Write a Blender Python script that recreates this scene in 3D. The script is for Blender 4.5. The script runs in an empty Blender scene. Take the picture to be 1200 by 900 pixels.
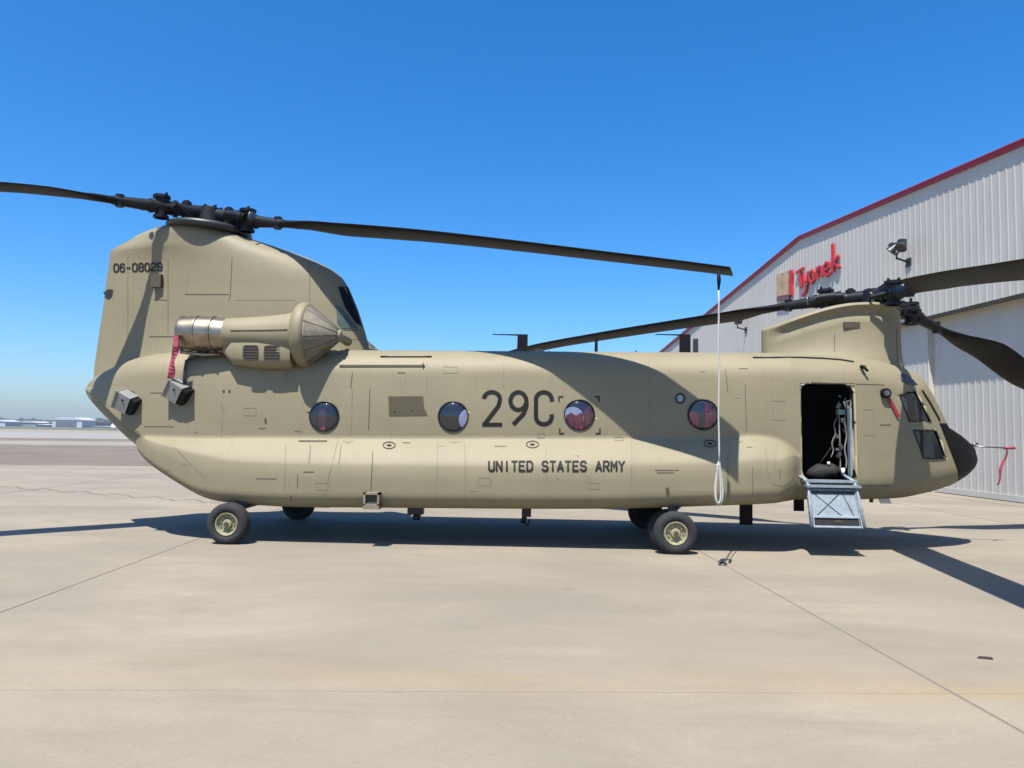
import bpy, bmesh, math, random
from math import sin, cos, pi, radians, sqrt
from mathutils import Vector, Matrix
from mathutils.bvhtree import BVHTree
random.seed(7)
SC = bpy.context.scene
COL = SC.collection

# ------------------------------------------------------------------ camera
F_PX = 872.4                       # focal length in pixels of a 1200 px wide frame
CAM_P = Vector((-2.015, -13.138, 1.797))
YAW, PITCH, ROLL = -0.0432, 0.0643, 0.0155
_r = Vector((cos(YAW), -sin(YAW), 0)); _f0 = Vector((sin(YAW), cos(YAW), 0)); _u0 = Vector((0, 0, 1))
_f = _f0*cos(PITCH) + _u0*sin(PITCH); _u = _u0*cos(PITCH) - _f0*sin(PITCH)
RIGHT = _r*cos(ROLL) + _u*sin(ROLL); UP = _u*cos(ROLL) - _r*sin(ROLL); FWD = _f
cam = bpy.data.cameras.new('camera'); camo = bpy.data.objects.new('camera', cam); COL.objects.link(camo)
cam.sensor_fit = 'HORIZONTAL'; cam.sensor_width = 36; cam.lens = F_PX/1200*36
cam.clip_start = 0.1; cam.clip_end = 8000
camo.matrix_world = Matrix(((RIGHT.x, UP.x, -FWD.x, CAM_P.x), (RIGHT.y, UP.y, -FWD.y, CAM_P.y), (RIGHT.z, UP.z, -FWD.z, CAM_P.z), (0, 0, 0, 1)))
SC.camera = camo
# ------------------------------------------------------------------ light
SUN_D = Vector((0.15, 0.44, -1.0)).normalized()       # direction the sunlight travels
SUN_EL = math.asin(-SUN_D.z); SUN_AZ = math.atan2(-SUN_D.x, -SUN_D.y)
w = bpy.data.worlds.new('World'); SC.world = w; w.use_nodes = True
nt = w.node_tree; nt.nodes.clear()
sky = nt.nodes.new('ShaderNodeTexSky'); sky.sky_type = 'NISHITA'; sky.sun_disc = False
sky.sun_elevation = SUN_EL; sky.sun_rotation = SUN_AZ; sky.altitude = 0; sky.air_density = 1.0; sky.dust_density = 1.35; sky.ozone_density = 10.0
bg = nt.nodes.new('ShaderNodeBackground'); bg.inputs[1].default_value = 0.106
wo = nt.nodes.new('ShaderNodeOutputWorld')
hs = nt.nodes.new('ShaderNodeHueSaturation'); hs.inputs['Hue'].default_value = .5; hs.inputs['Saturation'].default_value = 1.24; hs.inputs['Value'].default_value = 1.0
nt.links.new(sky.outputs[0], hs.inputs['Color']); nt.links.new(hs.outputs[0], bg.inputs[0]); nt.links.new(bg.outputs[0], wo.inputs[0])
sl = bpy.data.lights.new('sun', 'SUN'); sl.energy = 5.0; sl.angle = radians(0.53); sl.color = (1.0, 0.955, 0.89)
so = bpy.data.objects.new('sun', sl); COL.objects.link(so); so.rotation_euler = SUN_D.to_track_quat('-Z', 'Y').to_euler()
SC.view_settings.view_transform = 'Standard'; SC.view_settings.look = 'None'
SC.view_settings.exposure = 1.0; SC.view_settings.gamma = 1.0
SC.render.engine = 'CYCLES'
SC.render.resolution_x = 1024; SC.render.resolution_y = 768

# ------------------------------------------------------------------ measuring helpers (photo px -> world)
def ray(x, y):
    return (FWD*F_PX + RIGHT*(x-600) - UP*(y-450)).normalized()
def at(x, y, X=None, Y=None, Z=None):
    d = ray(x, y)
    t = (X-CAM_P.x)/d.x if X is not None else (Y-CAM_P.y)/d.y if Y is not None else (Z-CAM_P.z)/d.z
    return CAM_P + d*t

# ------------------------------------------------------------------ object helpers
def tag(o, label=None, cat=None, group=None, kind=None):
    if label: o['label'] = label
    if cat: o['category'] = cat
    if group: o['group'] = group
    if kind: o['kind'] = kind
    return o
def empty(name, loc=(0, 0, 0)):
    o = bpy.data.objects.new(name, None); COL.objects.link(o); o.location = loc; o.empty_display_size = .2
    return o
class MB:
    def __init__(s): s.v = []; s.f = []; s.m = []; s.sm = []
    def add(s, vs, fs, mi=0, smooth=False):
        b = len(s.v); s.v += [tuple(v) for v in vs]
        for f in fs: s.f.append([b+i for i in f]); s.m.append(mi); s.sm.append(smooth)
        return s
    def box(s, lo, hi, mi=0, M=None):
        (x0, y0, z0), (x1, y1, z1) = lo, hi
        vs = [Vector(p) for p in ((x0,y0,z0),(x1,y0,z0),(x1,y1,z0),(x0,y1,z0),(x0,y0,z1),(x1,y0,z1),(x1,y1,z1),(x0,y1,z1))]
        if M: vs = [M @ v for v in vs]
        return s.add(vs, [(0,3,2,1),(4,5,6,7),(0,1,5,4),(1,2,6,5),(2,3,7,6),(3,0,4,7)], mi)
    def rod(s, a, b, r, r2=None, n=12, mi=0, smooth=True, caps=True):
        a, b = Vector(a), Vector(b); r2 = r if r2 is None else r2
        d = (b-a).normalized(); q = Vector((0,0,1)) if abs(d.z) < .9 else Vector((1,0,0))
        u = d.cross(q).normalized(); w_ = d.cross(u)
        vs = []
        for p, rr in ((a, r), (b, r2)):
            vs += [p + (u*cos(2*pi*i/n) + w_*sin(2*pi*i/n))*rr for i in range(n)]
        s.add(vs, [(i, n+i, n+(i+1) % n, (i+1) % n) for i in range(n)], mi, smooth)
        if caps:
            s.add(vs[:n], [tuple(range(n))], mi); s.add(vs[n:], [tuple(reversed(range(n)))], mi)
        return s
    def tube(s, pts, r, n=8, mi=0, closed=False):
        pts = [Vector(p) for p in pts]; k = len(pts); vs = []
        rr = r if isinstance(r, (list, tuple)) else [r]*k
        pu = None
        for i, p in enumerate(pts):
            a = pts[i-1] if (i > 0 or closed) else p; b = pts[(i+1) % k] if (i < k-1 or closed) else p
            d = (b-a).normalized()
            if pu is None:
                q = Vector((0,0,1)) if abs(d.z) < .9 else Vector((1,0,0)); u = d.cross(q).normalized()
            else: u = (pu - d*pu.dot(d)).normalized()
            pu = u; w_ = d.cross(u)
            vs += [p + (u*cos(2*pi*j/n) + w_*sin(2*pi*j/n))*rr[i] for j in range(n)]
        fs = []
        for i in range(k if closed else k-1):
            for j in range(n):
                a = i*n+j; b = i*n+(j+1) % n; c = ((i+1) % k)*n
                fs.append((a, b, c+(j+1) % n, c+j))
        s.add(vs, fs, mi, True)
        if not closed:
            s.add(vs[:n], [tuple(reversed(range(n)))], mi); s.add(vs[-n:], [tuple(range(n))], mi)
        return s
    def lathe(s, prof, o, axis=(1, 0, 0), n=32, mi=0, smooth=True, closed=False):
        """prof: (along, radius) pairs"""
        o = Vector(o); d = Vector(axis).normalized(); q = Vector((0,0,1)) if abs(d.z) < .9 else Vector((1,0,0))
        u = d.cross(q).normalized(); w_ = d.cross(u); k = len(prof); vs = []
        for a, r in prof: vs += [o + d*a + (u*cos(2*pi*i/n) + w_*sin(2*pi*i/n))*r for i in range(n)]
        fs = []
        for j in range(k if closed else k-1):
            j2 = (j+1) % k
            fs += [(j*n+i, j2*n+i, j2*n+(i+1) % n, j*n+(i+1) % n) for i in range(n)]
        s.add(vs, fs, mi, smooth)
        if not closed:
            if prof[0][1] > 1e-4: s.add(vs[:n], [tuple(range(n))], mi)
            if prof[-1][1] > 1e-4: s.add(vs[-n:], [tuple(reversed(range(n)))], mi)
        return s
    def prism(s, poly, off, mi=0):
        """poly: list of 3D points (planar), extruded by vector off"""
        off = Vector(off); a = [Vector(p) for p in poly]; n = len(a)
        s.add(a + [p+off for p in a], [tuple(range(n)), tuple(reversed(range(n, 2*n)))] + [(i, n+i, n+(i+1) % n, (i+1) % n) for i in range(n)], mi)
        return s
    def build(s, name, mats, parent=None, fix=True):
        me = bpy.data.meshes.new(name); me.from_pydata(s.v, [], s.f)
        if not isinstance(mats, (list, tuple)): mats = [mats]
        for m in mats: me.materials.append(m)
        me.polygons.foreach_set('material_index', s.m); me.polygons.foreach_set('use_smooth', s.sm)
        if fix:
            bm = bmesh.new(); bm.from_mesh(me); bmesh.ops.remove_doubles(bm, verts=bm.verts, dist=1e-5)
            bmesh.ops.recalc_face_normals(bm, faces=bm.faces); bm.to_mesh(me); bm.free()
        me.update()
        return link(name, me, parent)
def link(name, me, parent=None, loc=None):
    o = bpy.data.objects.new(name, me); COL.objects.link(o)
    if loc is not None: o.location = loc
    if parent:
        o.parent = parent
        o.matrix_parent_inverse = PINV.get(parent.name, Matrix())
    return o
PINV = {}
def thing(name, loc, label, cat, group=None):
    """an Empty at the thing's base; children are modelled in world coordinates"""
    o = empty(name, loc); PINV[o.name] = Matrix.Translation(-Vector(loc)); tag(o, label, cat, group); return o
def flat_angle(o, deg=35):
    """hard edges above an angle"""
    me = o.data; bm = bmesh.new(); bm.from_mesh(me)
    for e in bm.edges:
        if len(e.link_faces) == 2 and e.calc_face_angle(0) > radians(deg): e.smooth = False
    for f in bm.faces: f.smooth = True
    bm.to_mesh(me); bm.free(); return o

def split(o):
    """one object per loose piece"""
    bm = bmesh.new(); bm.from_mesh(o.data); bm.verts.ensure_lookup_table(); seen = set(); out = []
    groups = []
    for v in bm.verts:
        if v.index in seen: continue
        st = [v]; g = set(); seen.add(v.index)
        while st:
            a = st.pop(); g.add(a.index)
            for e in a.link_edges:
                b = e.other_vert(a)
                if b.index not in seen: seen.add(b.index); st.append(b)
        groups.append(g)
    bm.free(); src = o.data; nm = src.name.split('.')[0]
    for k, g in enumerate(groups):
        b2 = bmesh.new(); b2.from_mesh(src); b2.verts.ensure_lookup_table()
        bmesh.ops.delete(b2, geom=[v for v in b2.verts if v.index not in g], context='VERTS')
        me = bpy.data.meshes.new(nm); 
        for m in src.materials: me.materials.append(m)
        b2.to_mesh(me); b2.free()
        if k == 0: first = me
        else:
            c = o.copy(); c.data = me; COL.objects.link(c); out.append(c)
    o.data = first; return [o]+out
# ------------------------------------------------------------------ materials
def mat(name, col, rough=.6, metal=0, bump=0, bscale=20, var=.08, vscale=2, spec=.5):
    col = tuple(c*.8 for c in col)
    m = bpy.data.materials.new(name); m.use_nodes = True; nt = m.node_tree; b = nt.nodes['Principled BSDF']
    b.inputs['Roughness'].default_value = rough; b.inputs['Metallic'].default_value = metal
    b.inputs['Specular IOR Level'].default_value = spec
    tc = nt.nodes.new('ShaderNodeTexCoord')
    n = nt.nodes.new('ShaderNodeTexNoise'); n.inputs['Scale'].default_value = vscale; n.inputs['Detail'].default_value = 6; n.inputs['Roughness'].default_value = .65
    nt.links.new(tc.outputs['Object'], n.inputs['Vector'])
    r = nt.nodes.new('ShaderNodeMapRange'); r.inputs[1].default_value = .3; r.inputs[2].default_value = .7; r.inputs[3].default_value = 1-var; r.inputs[4].default_value = 1+var
    nt.links.new(n.outputs[0], r.inputs[0])
    mul = nt.nodes.new('ShaderNodeMix'); mul.data_type = 'RGBA'; mul.blend_type = 'MULTIPLY'; mul.inputs[0].default_value = 1
    mul.inputs[6].default_value = (*col, 1); nt.links.new(r.outputs[0], mul.inputs[7]); nt.links.new(mul.outputs[2], b.inputs['Base Color'])
    if bump:
        bn = nt.nodes.new('ShaderNodeTexNoise'); bn.inputs['Scale'].default_value = bscale; bn.inputs['Detail'].default_value = 4
        nt.links.new(tc.outputs['Object'], bn.inputs['Vector'])
        bp = nt.nodes.new('ShaderNodeBump'); bp.inputs['Strength'].default_value = bump; bp.inputs['Distance'].default_value = .02
        nt.links.new(bn.outputs[0], bp.inputs['Height']); nt.links.new(bp.outputs[0], b.inputs['Normal'])
    m['mul'] = 1
    return m
def N(nt, t, **k):
    n = nt.nodes.new(t)
    for a, v in k.items(): setattr(n, a, v)
    return n
def mixc(nt, fac, a, b, blend='MIX'):
    m = nt.nodes.new('ShaderNodeMix'); m.data_type = 'RGBA'; m.blend_type = blend
    for s, v in ((0, fac), (6, a), (7, b)):
        if hasattr(v, 'is_linked') or hasattr(v, 'links'): nt.links.new(v, m.inputs[s])
        else: m.inputs[s].default_value = v if s == 0 else (*v, 1)
    return m.outputs[2]
def ramp(nt, src, a, b, lo=0., hi=1.):
    r = nt.nodes.new('ShaderNodeMapRange'); r.clamp = True
    for i, v in enumerate((a, b, lo, hi)): r.inputs[i+1].default_value = v
    nt.links.new(src, r.inputs[0]); return r.outputs[0]
def noise(nt, vec, scale, detail=5, rough=.6, dist=0):
    n = nt.nodes.new('ShaderNodeTexNoise'); n.inputs['Scale'].default_value = scale; n.inputs['Detail'].default_value = detail
    n.inputs['Roughness'].default_value = rough; n.inputs['Distortion'].default_value = dist
    nt.links.new(vec, n.inputs['Vector']); return n.outputs[0]
def mapping(nt, vec, sc=(1, 1, 1), rot=(0, 0, 0), loc=(0, 0, 0)):
    m = nt.nodes.new('ShaderNodeMapping'); m.inputs['Scale'].default_value = sc; m.inputs['Rotation'].default_value = rot; m.inputs['Location'].default_value = loc
    nt.links.new(vec, m.inputs[0]); return m.outputs[0]

def paint_material(name='tan paint', base=(.190, .166, .102)):
    m = bpy.data.materials.new(name); m.use_nodes = True; nt = m.node_tree; b = nt.nodes['Principled BSDF']
    g = N(nt, 'ShaderNodeNewGeometry').outputs['Position']
    big = noise(nt, mapping(nt, g, (.5, .5, .9)), 1.3, 5, .6)
    streak = noise(nt, mapping(nt, g, (5.5, 3, .45)), 2.2, 4, .6)
    fine = noise(nt, g, 22, 4, .7)
    c = mixc(nt, ramp(nt, big, .35, .65), (base[0]*.93, base[1]*.93, base[2]*.92), (base[0]*1.05, base[1]*1.04, base[2]*1.03))
    c = mixc(nt, ramp(nt, streak, .54, .8, 0, .32), c, (base[0]*.72, base[1]*.69, base[2]*.66))
    c = mixc(nt, ramp(nt, fine, .3, .7, 0, .07), c, (.15, .14, .10))
    # faint panels of slightly different paint batches
    br = N(nt, 'ShaderNodeTexBrick'); br.inputs['Scale'].default_value = 1; br.inputs['Brick Width'].default_value = 1.27; br.inputs['Row Height'].default_value = .62
    br.inputs['Mortar Size'].default_value = .0035; br.inputs['Mortar Smooth'].default_value = .6
    br.inputs['Color1'].default_value = (1, 1, 1, 1); br.inputs['Color2'].default_value = (.965, .965, .96, 1); br.inputs['Mortar'].default_value = (.90, .89, .87, 1)
    sp = N(nt, 'ShaderNodeSeparateXYZ'); nt.links.new(g, sp.inputs[0]); cb = N(nt, 'ShaderNodeCombineXYZ')
    nt.links.new(sp.outputs[0], cb.inputs[0]); nt.links.new(sp.outputs[2], cb.inputs[1]); nt.links.new(cb.outputs[0], br.inputs['Vector'])
    c = mixc(nt, 1.0, c, br.outputs[0], 'MULTIPLY')
    def mth(op, a, v=None):
        n = N(nt, 'ShaderNodeMath', operation=op)
        for k_, q in enumerate((a, v)):
            if q is None: continue
            if isinstance(q, (int, float)): n.inputs[k_].default_value = q
            else: nt.links.new(q, n.inputs[k_])
        return n.outputs[0]
    def cell(src, p):        # signed distance to the nearest multiple of p, in metres
        return mth('MULTIPLY', mth('SUBTRACT', mth('FRACT', mth('ADD', mth('DIVIDE', src, p), 50.5)), .5), p)
    def dots(a, pa, b_, pb):
        da, db = cell(a, pa), cell(b_, pb); d = mth('SQRT', mth('ADD', mth('MULTIPLY', da, da), mth('MULTIPLY', db, db))); return ramp(nt, d, .0045, .009, .30, 0)
    c = mixc(nt, dots(sp.outputs[0], .052, sp.outputs[2], .31), c, (base[0]*.45, base[1]*.43, base[2]*.4))
    c = mixc(nt, dots(sp.outputs[2], .052, sp.outputs[0], .635), c, (base[0]*.45, base[1]*.43, base[2]*.4))
    nt.links.new(c, b.inputs['Base Color'])
    b.inputs['Roughness'].default_value = .6; b.inputs['Specular IOR Level'].default_value = .35
    bp = N(nt, 'ShaderNodeBump'); bp.inputs['Strength'].default_value = .35; bp.inputs['Distance'].default_value = .012
    wv = noise(nt, mapping(nt, g, (1.6, 1, 1.1)), 1.8, 3, .5); nt.links.new(wv, bp.inputs['Height'])
    nt.links.new(bp.outputs[0], b.inputs['Normal'])
    return m
def glass_material(name, tint=(.5, .55, .6), transp=.75, rough=.03):
    m = bpy.data.materials.new(name); m.use_nodes = True; nt = m.node_tree; nt.nodes.clear()
    o = N(nt, 'ShaderNodeOutputMaterial'); t = N(nt, 'ShaderNodeBsdfTransparent'); t.inputs[0].default_value = (*tint, 1)
    gl = N(nt, 'ShaderNodeBsdfGlossy'); gl.inputs['Roughness'].default_value = rough; gl.inputs[0].default_value = (.9, .93, 1, 1)
    fr = N(nt, 'ShaderNodeFresnel'); fr.inputs[0].default_value = 1.5
    f2 = ramp(nt, fr.outputs[0], 0, 1, 1-transp, 1)
    mx = N(nt, 'ShaderNodeMixShader'); nt.links.new(f2, mx.inputs[0]); nt.links.new(t.outputs[0], mx.inputs[1]); nt.links.new(gl.outputs[0], mx.inputs[2])
    nt.links.new(mx.outputs[0], o.inputs[0]); return m

M = {}
M['paint'] = paint_material()
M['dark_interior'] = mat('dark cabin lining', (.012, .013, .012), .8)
M['nose_black'] = mat('black nose coating', (.0045, .004, .0045), .5, vscale=5, var=.25, spec=.12)
M['black'] = mat('black paint', (.006, .006, .007), .6, spec=.12)
M['blade'] = mat('blade grey black', (.0085, .007, .006), .55, vscale=3, var=.3, spec=.12)
M['hub'] = mat('rotor head metal', (.008, .008, .009), .45, var=.5, vscale=14, spec=.25)
M['hub_light'] = mat('worn bare metal', (.2, .195, .19), .35, metal=.8, var=.3, vscale=20)
M['rubber'] = mat('tyre rubber', (.015, .0155, .018), .85, bump=.2, bscale=60, var=.2, vscale=8)
M['rim'] = mat('cream wheel rim', (.28, .255, .15), .5, var=.3, vscale=12)
M['steel'] = mat('exhaust steel', (.36, .30, .225), .36, metal=1, var=.25, vscale=6)
M['screen'] = mat('inlet screen metal', (.24, .215, .16), .42, metal=.5, bump=.7, bscale=120, var=.25, vscale=9)
M['olive'] = mat('dark olive panel', (.065, .055, .026), .7, var=.2)
M['vent'] = mat('vent brown dark', (.05, .034, .02), .7)
M['seam'] = mat('panel seam grime', (.05, .044, .03), .8, var=.3, vscale=6)
M['seam_light'] = mat('faint panel seam', (.19, .17, .115), .8, var=.3, vscale=6)
M['marking'] = mat('dark marking paint', (.0075, .0085, .008), .7, spec=.25)
M['marking_worn'] = mat('worn marking paint', (.013, .0125, .010), .7, spec=.25, var=.5, vscale=9)
M['cover'] = mat('dark grey cover', (.018, .019, .022), .45, var=.2)
M['grey_box'] = mat('grey dispenser', (.22, .215, .20), .6, var=.15, vscale=8)
M['glass'] = glass_material('porthole glass', (.88, .84, .92), .98)
M['cockpit_glass'] = glass_material('cockpit glass', (.6, .64, .68), .95)
M['blue_glass'] = mat('tinted blue overhead glass', (.005, .022, .065), .12)
M['green_pane'] = mat('greenish inlet pane', (.07, .10, .08), .35, var=.3, vscale=9)
M['red'] = mat('red ribbon', (.28, .014, .03), .6, var=.25, vscale=14)
M['pink'] = mat('faded pink ribbon', (.36, .05, .085), .65, var=.3, vscale=20)
M['seat_red'] = mat('red seat cloth', (.9, .03, .08), .7, var=.3, vscale=6)
M['rope'] = mat('white rope', (.5, .49, .47), .8, bump=.5, bscale=120)
M['step'] = mat('blue grey step metal', (.215, .255, .285), .5, var=.2, vscale=9)
M['step_dark'] = mat('anti slip tread', (.008, .008, .009), .9)
M['pale'] = mat('pale grey green case', (.25, .34, .32), .5)
M['white'] = mat('white paint', (.8, .8, .82), .5, var=.05)
M['web'] = mat('black webbing', (.006, .006, .0065), .8)

# ------------------------------------------------------------------ fuselage skin
def lerp(a, b, t): return a+(b-a)*t
def table(rows, x, k):
    if x <= rows[0][0]: return rows[0][k]
    for i in range(len(rows)-1):
        if x <= rows[i+1][0]:
            x0, x1 = rows[i][0], rows[i+1][0]; t = (x-x0)/(x1-x0)
            # Catmull style smooth between rows
            p0 = rows[max(i-1, 0)]; p3 = rows[min(i+2, len(rows)-1)]; y0, y1 = rows[i][k], rows[i+1][k]
            m0 = (y1-p0[k])/(x1-p0[0])*(x1-x0) if i > 0 else (y1-y0)
            m1 = (p3[k]-y0)/(p3[0]-x0)*(x1-x0) if i+2 < len(rows) else (y1-y0)
            if (y1-y0)*m0 <= 0: m0 = 0
            if (y1-y0)*m1 <= 0: m1 = 0
            lim = 3*abs(y1-y0); m0 = max(-lim, min(lim, m0)); m1 = max(-lim, min(lim, m1))
            t2, t3 = t*t, t**3
            return (2*t3-3*t2+1)*y0 + (t3-2*t2+t)*m0 + (-2*t3+3*t2)*y1 + (t3-t2)*m1
    return rows[-1][k]
#        x     ztop  zbot  wu    wl    shelf  rt    rb
HULL = [(-10.25, 2.50, 2.46, .04, .04, 2.47, .02, .02),
        (-10.20, 2.58, 2.39, .13, .12, 2.46, .07, .07),
        (-10.05, 2.68, 2.26, .30, .28, 2.42, .18, .18),
        (-9.75, 2.80, 2.05, .58, .52, 2.32, .32, .32),
        (-9.35, 2.92, 1.80, .86, .76, 2.10, .42, .38),
        (-8.95, 3.01, 1.56, 1.08, .98, 1.85, .46, .28),
        (-8.72, 3.04, 1.45, 1.17, 1.08, 1.75, .46, .16),
        (-8.66, 3.05, 1.37, 1.18, 1.13, 1.70, .46, .13),
        (-8.33, 3.07, 1.17, 1.27, 1.36, 1.64, .48, .15),
        (-7.60, 3.11, .79, 1.35, 1.55, 1.63, .48, .18),
        (-7.28, 3.12, .66, 1.36, 1.59, 1.63, .48, .22),
        (-6.80, 3.13, .605, 1.36, 1.65, 1.64, .48, .25),
        (-6.00, 3.13, .565, 1.36, 1.67, 1.65, .48, .27),
        (-4.70, 3.13, .57, 1.36, 1.68, 1.65, .48, .27),
        (-1.15, 3.13, .60, 1.36, 1.68, 1.69, .48, .27),
        (.90, 3.13, .68, 1.36, 1.68, 1.73, .48, .28),
        (1.30, 3.13, .70, 1.36, 1.67, 1.76, .48, .28),
        (1.60, 3.13, .72, 1.36, 1.66, 1.72, .48, .28),
        (1.80, 3.13, .73, 1.36, 1.58, 1.64, .48, .38),
        (1.95, 3.13, .74, 1.36, 1.42, 1.50, .48, .34),
        (2.02, 3.12, .75, 1.36, 1.36, 1.45, .48, .32),
        (2.90, 3.09, .76, 1.35, 1.35, 1.45, .50, .36),
        (3.50, 3.02, .75, 1.22, 1.22, 1.45, .52, .40),
        (4.00, 2.95, .755, 1.14, 1.14, 1.45, .54, .42),
        (4.25, 2.91, .78, 1.08, 1.08, 1.45, .52, .42),
        (4.48, 2.80, .81, 1.01, 1.02, 1.45, .44, .42),
        (4.75, 2.40, .88, .92, .94, 1.45, .34, .40),
        (4.95, 2.01, .96, .82, .85, 1.43, .28, .38),
        (5.10, 1.93, 1.03, .72, .74, 1.42, .30, .36),
        (5.28, 1.83, 1.12, .56, .58, 1.36, .28, .30),
        (5.42, 1.74, 1.21, .40, .41, 1.42, .22, .24),
        (5.52, 1.64, 1.31, .20, .20, 1.44, .12, .14),
        (5.555, 1.52, 1.42, .04, .04, 1.47, .03, .03)]
def MX(x, z=2.0): return -.01+.992*x-.005*z-.001*x*x
def MZ(x, z): return .031+.007*x+.996*z-.001*x*z
HULL = [(MX(r[0]), MZ(r[0], r[1]), MZ(r[0], r[2]), r[3], r[4], MZ(r[0], r[5]), r[6], r[7]) for r in HULL if r[0] < 3] + [
        (3.20, 3.09, .81, 1.30, 1.30, 1.45, .52, .38), (3.50, 3.05, .815, 1.24, 1.24, 1.45, .52, .40), (3.80, 2.99, .83, 1.15, 1.15, 1.45, .54, .42), (4.00, 2.94, .855, 1.07, 1.07, 1.45, .50, .42),
        (4.18, 2.83, .88, .97, .97, 1.45, .42, .42), (4.42, 2.44, .925, .86, .86, 1.45, .34, .40), (4.62, 2.05, .98, .76, .76, 1.44, .26, .38),
        (4.74, 1.985, 1.02, .70, .70, 1.43, .28, .36), (5.0, 1.87, 1.15, .52, .52, 1.42, .26, .30), (5.18, 1.77, 1.26, .36, .36, 1.44, .22, .22),
        (5.31, 1.68, 1.37, .20, .20, 1.46, .12, .12), (5.38, 1.56, 1.46, .04, .04, 1.50, .03, .03)]
def half_section(x, inset=0., floor=None):
    zt, zb, wu, wl, zs, rt, rb = [table(HULL, x, k) for k in range(1, 8)]
    pts = []
    if inset:
        wu -= inset; wl = wu; zt -= inset; zb += inset; rt = max(rt-.05, .02); rb = .05
        if floor: zb = max(zb, floor)
        zs = (zt+zb)/2
        zt = max(zt, zb+.1)
    rt = min(rt, wu*.9, (zt-zs)*.9); rb = min(rb, wl*.9, (zs-zb)*.8)
    for i in range(4): pts.append((lerp(0, wl-rb*1.25, i/4), zb))
    for i in range(9):
        a = pi/2*i/8; c, s_ = cos(a)**.9, sin(a)**.9
        pts.append((wl-rb*1.25+rb*1.25*s_, zb+rb*(1-c)))
    # pod: leaves the side at the shelf line, swells with little curvature down to the full width
    k = max(0, min(1, (wl-wu)/.45)); tuck = .03*k if not inset else 0
    zm = lerp(zs-.03, zb+rb+.2*(zs-zb), k)
    zm = max(zm, zb+rb)
    pts.append((wl, lerp(zb+rb, zm, .5))); pts.append((wl, zm))
    for i in range(1, 9):
        u = 1-(1-i/8)**1.5; v = 1-u; g = .16*v**.7+.84*(1-(1-v)**1.35)
        pts.append((wu-tuck+(wl-wu+tuck)*g if k > 0 else lerp(wl, wu, u), lerp(zm, zs, u)))
    for i in range(1, 17):
        t = i/16; pts.append((wu-.045*t*t-tuck*(1-t)**2.2, lerp(zs, zt-rt, t)))
    w2 = wu-.045
    for i in range(1, 11):
        a = pi/2*i/10; pts.append((w2-rt*1.1*(1-cos(a)), zt-rt+rt*sin(a)))
    wr = w2-rt*1.1
    for i in range(1, 4): pts.append((wr*(1-i/4), zt+.012*sin(pi/2*i/4)))
    pts[0] = (0, zb); pts.append((0, zt+.012))
    return pts
def loft(stations, inset=0., floor=None):
    mb = MB(); rings = []
    for x in stations:
        h = half_section(x, inset, floor)
        ring = [Vector((x, -y, z)) for y, z in h] + [Vector((x, y, z)) for y, z in reversed(h[1:-1])]
        rings.append(ring)
    n = len(rings[0]); vs = [v for r in rings for v in r]; fs = []
    for j in range(len(rings)-1):
        for i in range(n): fs.append((j*n+i, j*n+(i+1) % n, (j+1)*n+(i+1) % n, (j+1)*n+i))
    fs.append(tuple(reversed(range(n)))); fs.append(tuple((len(rings)-1)*n+i for i in range(n)))
    mb.add(vs, fs, 0, True); return mb
xs = []
for i in range(len(HULL)-1):
    a, b = HULL[i][0], HULL[i+1][0]; k = max(2, int((b-a)/.09))
    xs += [lerp(a, b, j/k) for j in range(k)]
xs.append(HULL[-1][0])
skin = loft(xs).build('skin_source', M['paint'])
def bvh(o):
    me = o.data; return BVHTree.FromPolygons([v.co.copy() for v in me.vertices], [tuple(p.vertices) for p in me.polygons])
HULL_BVH = bvh(skin)
def surf(px, py, trees=None, off=.004):
    d = ray(px, py); best = None
    for t in (trees or [HULL_BVH]):
        loc, nor, _, dist = t.ray_cast(CAM_P, d)
        if loc and (best is None or dist < best[2]): best = (loc, nor if nor.dot(d) < 0 else -nor, dist)
    if best is None: return None
    return best[0] + best[1]*off

def boolean(target, cutter):
    md = target.modifiers.new('b', 'BOOLEAN'); md.operation = 'DIFFERENCE'; md.solver = 'EXACT'; md.object = cutter
    dg = bpy.context.evaluated_depsgraph_get(); ev = target.evaluated_get(dg); me = bpy.data.meshes.new_from_object(ev)
    target.modifiers.remove(md); target.data = me
    bpy.data.objects.remove(cutter)
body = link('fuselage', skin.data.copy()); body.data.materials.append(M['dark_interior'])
room_x = [-8.3+.2*i for i in range(65)] 
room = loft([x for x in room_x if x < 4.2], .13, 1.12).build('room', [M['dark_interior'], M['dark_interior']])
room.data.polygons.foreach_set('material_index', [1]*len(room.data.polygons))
boolean(body, room)
cut = MB()
def rrect(x0, x1, z0, z1, r, n=6):
    out = []
    for cx_, cz_, a0 in ((x1-r, z1-r, 0), (x0+r, z1-r, 90), (x0+r, z0+r, 180), (x1-r, z0+r, 270)):
        for i in range(n+1):
            a = radians(a0+90*i/n); out.append((cx_+r*cos(a), cz_+r*sin(a)))
    return out
_a, _b = surf(939.5, 505, off=0), surf(1001, 505, off=0); DOOR = (_a.x, _b.x, surf(970, 562, off=0).z, surf(970, 450, off=0).z)
dp = rrect(*DOOR, .13)
WIN = [(380, 488), (531, 488), (679, 486), (824, 486)]
WC = [surf(x, y) for x, y in WIN]; WR = .235
def cutter(mb):
    o = mb.build('cutter', [M['paint'], M['dark_interior']]); return o
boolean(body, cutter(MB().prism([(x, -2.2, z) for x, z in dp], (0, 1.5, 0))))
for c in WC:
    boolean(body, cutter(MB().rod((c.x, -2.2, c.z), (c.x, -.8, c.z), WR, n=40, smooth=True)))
    boolean(body, cutter(MB().rod((c.x, .8, c.z), (c.x, 2.2, c.z), WR, n=40, smooth=True)))
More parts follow.
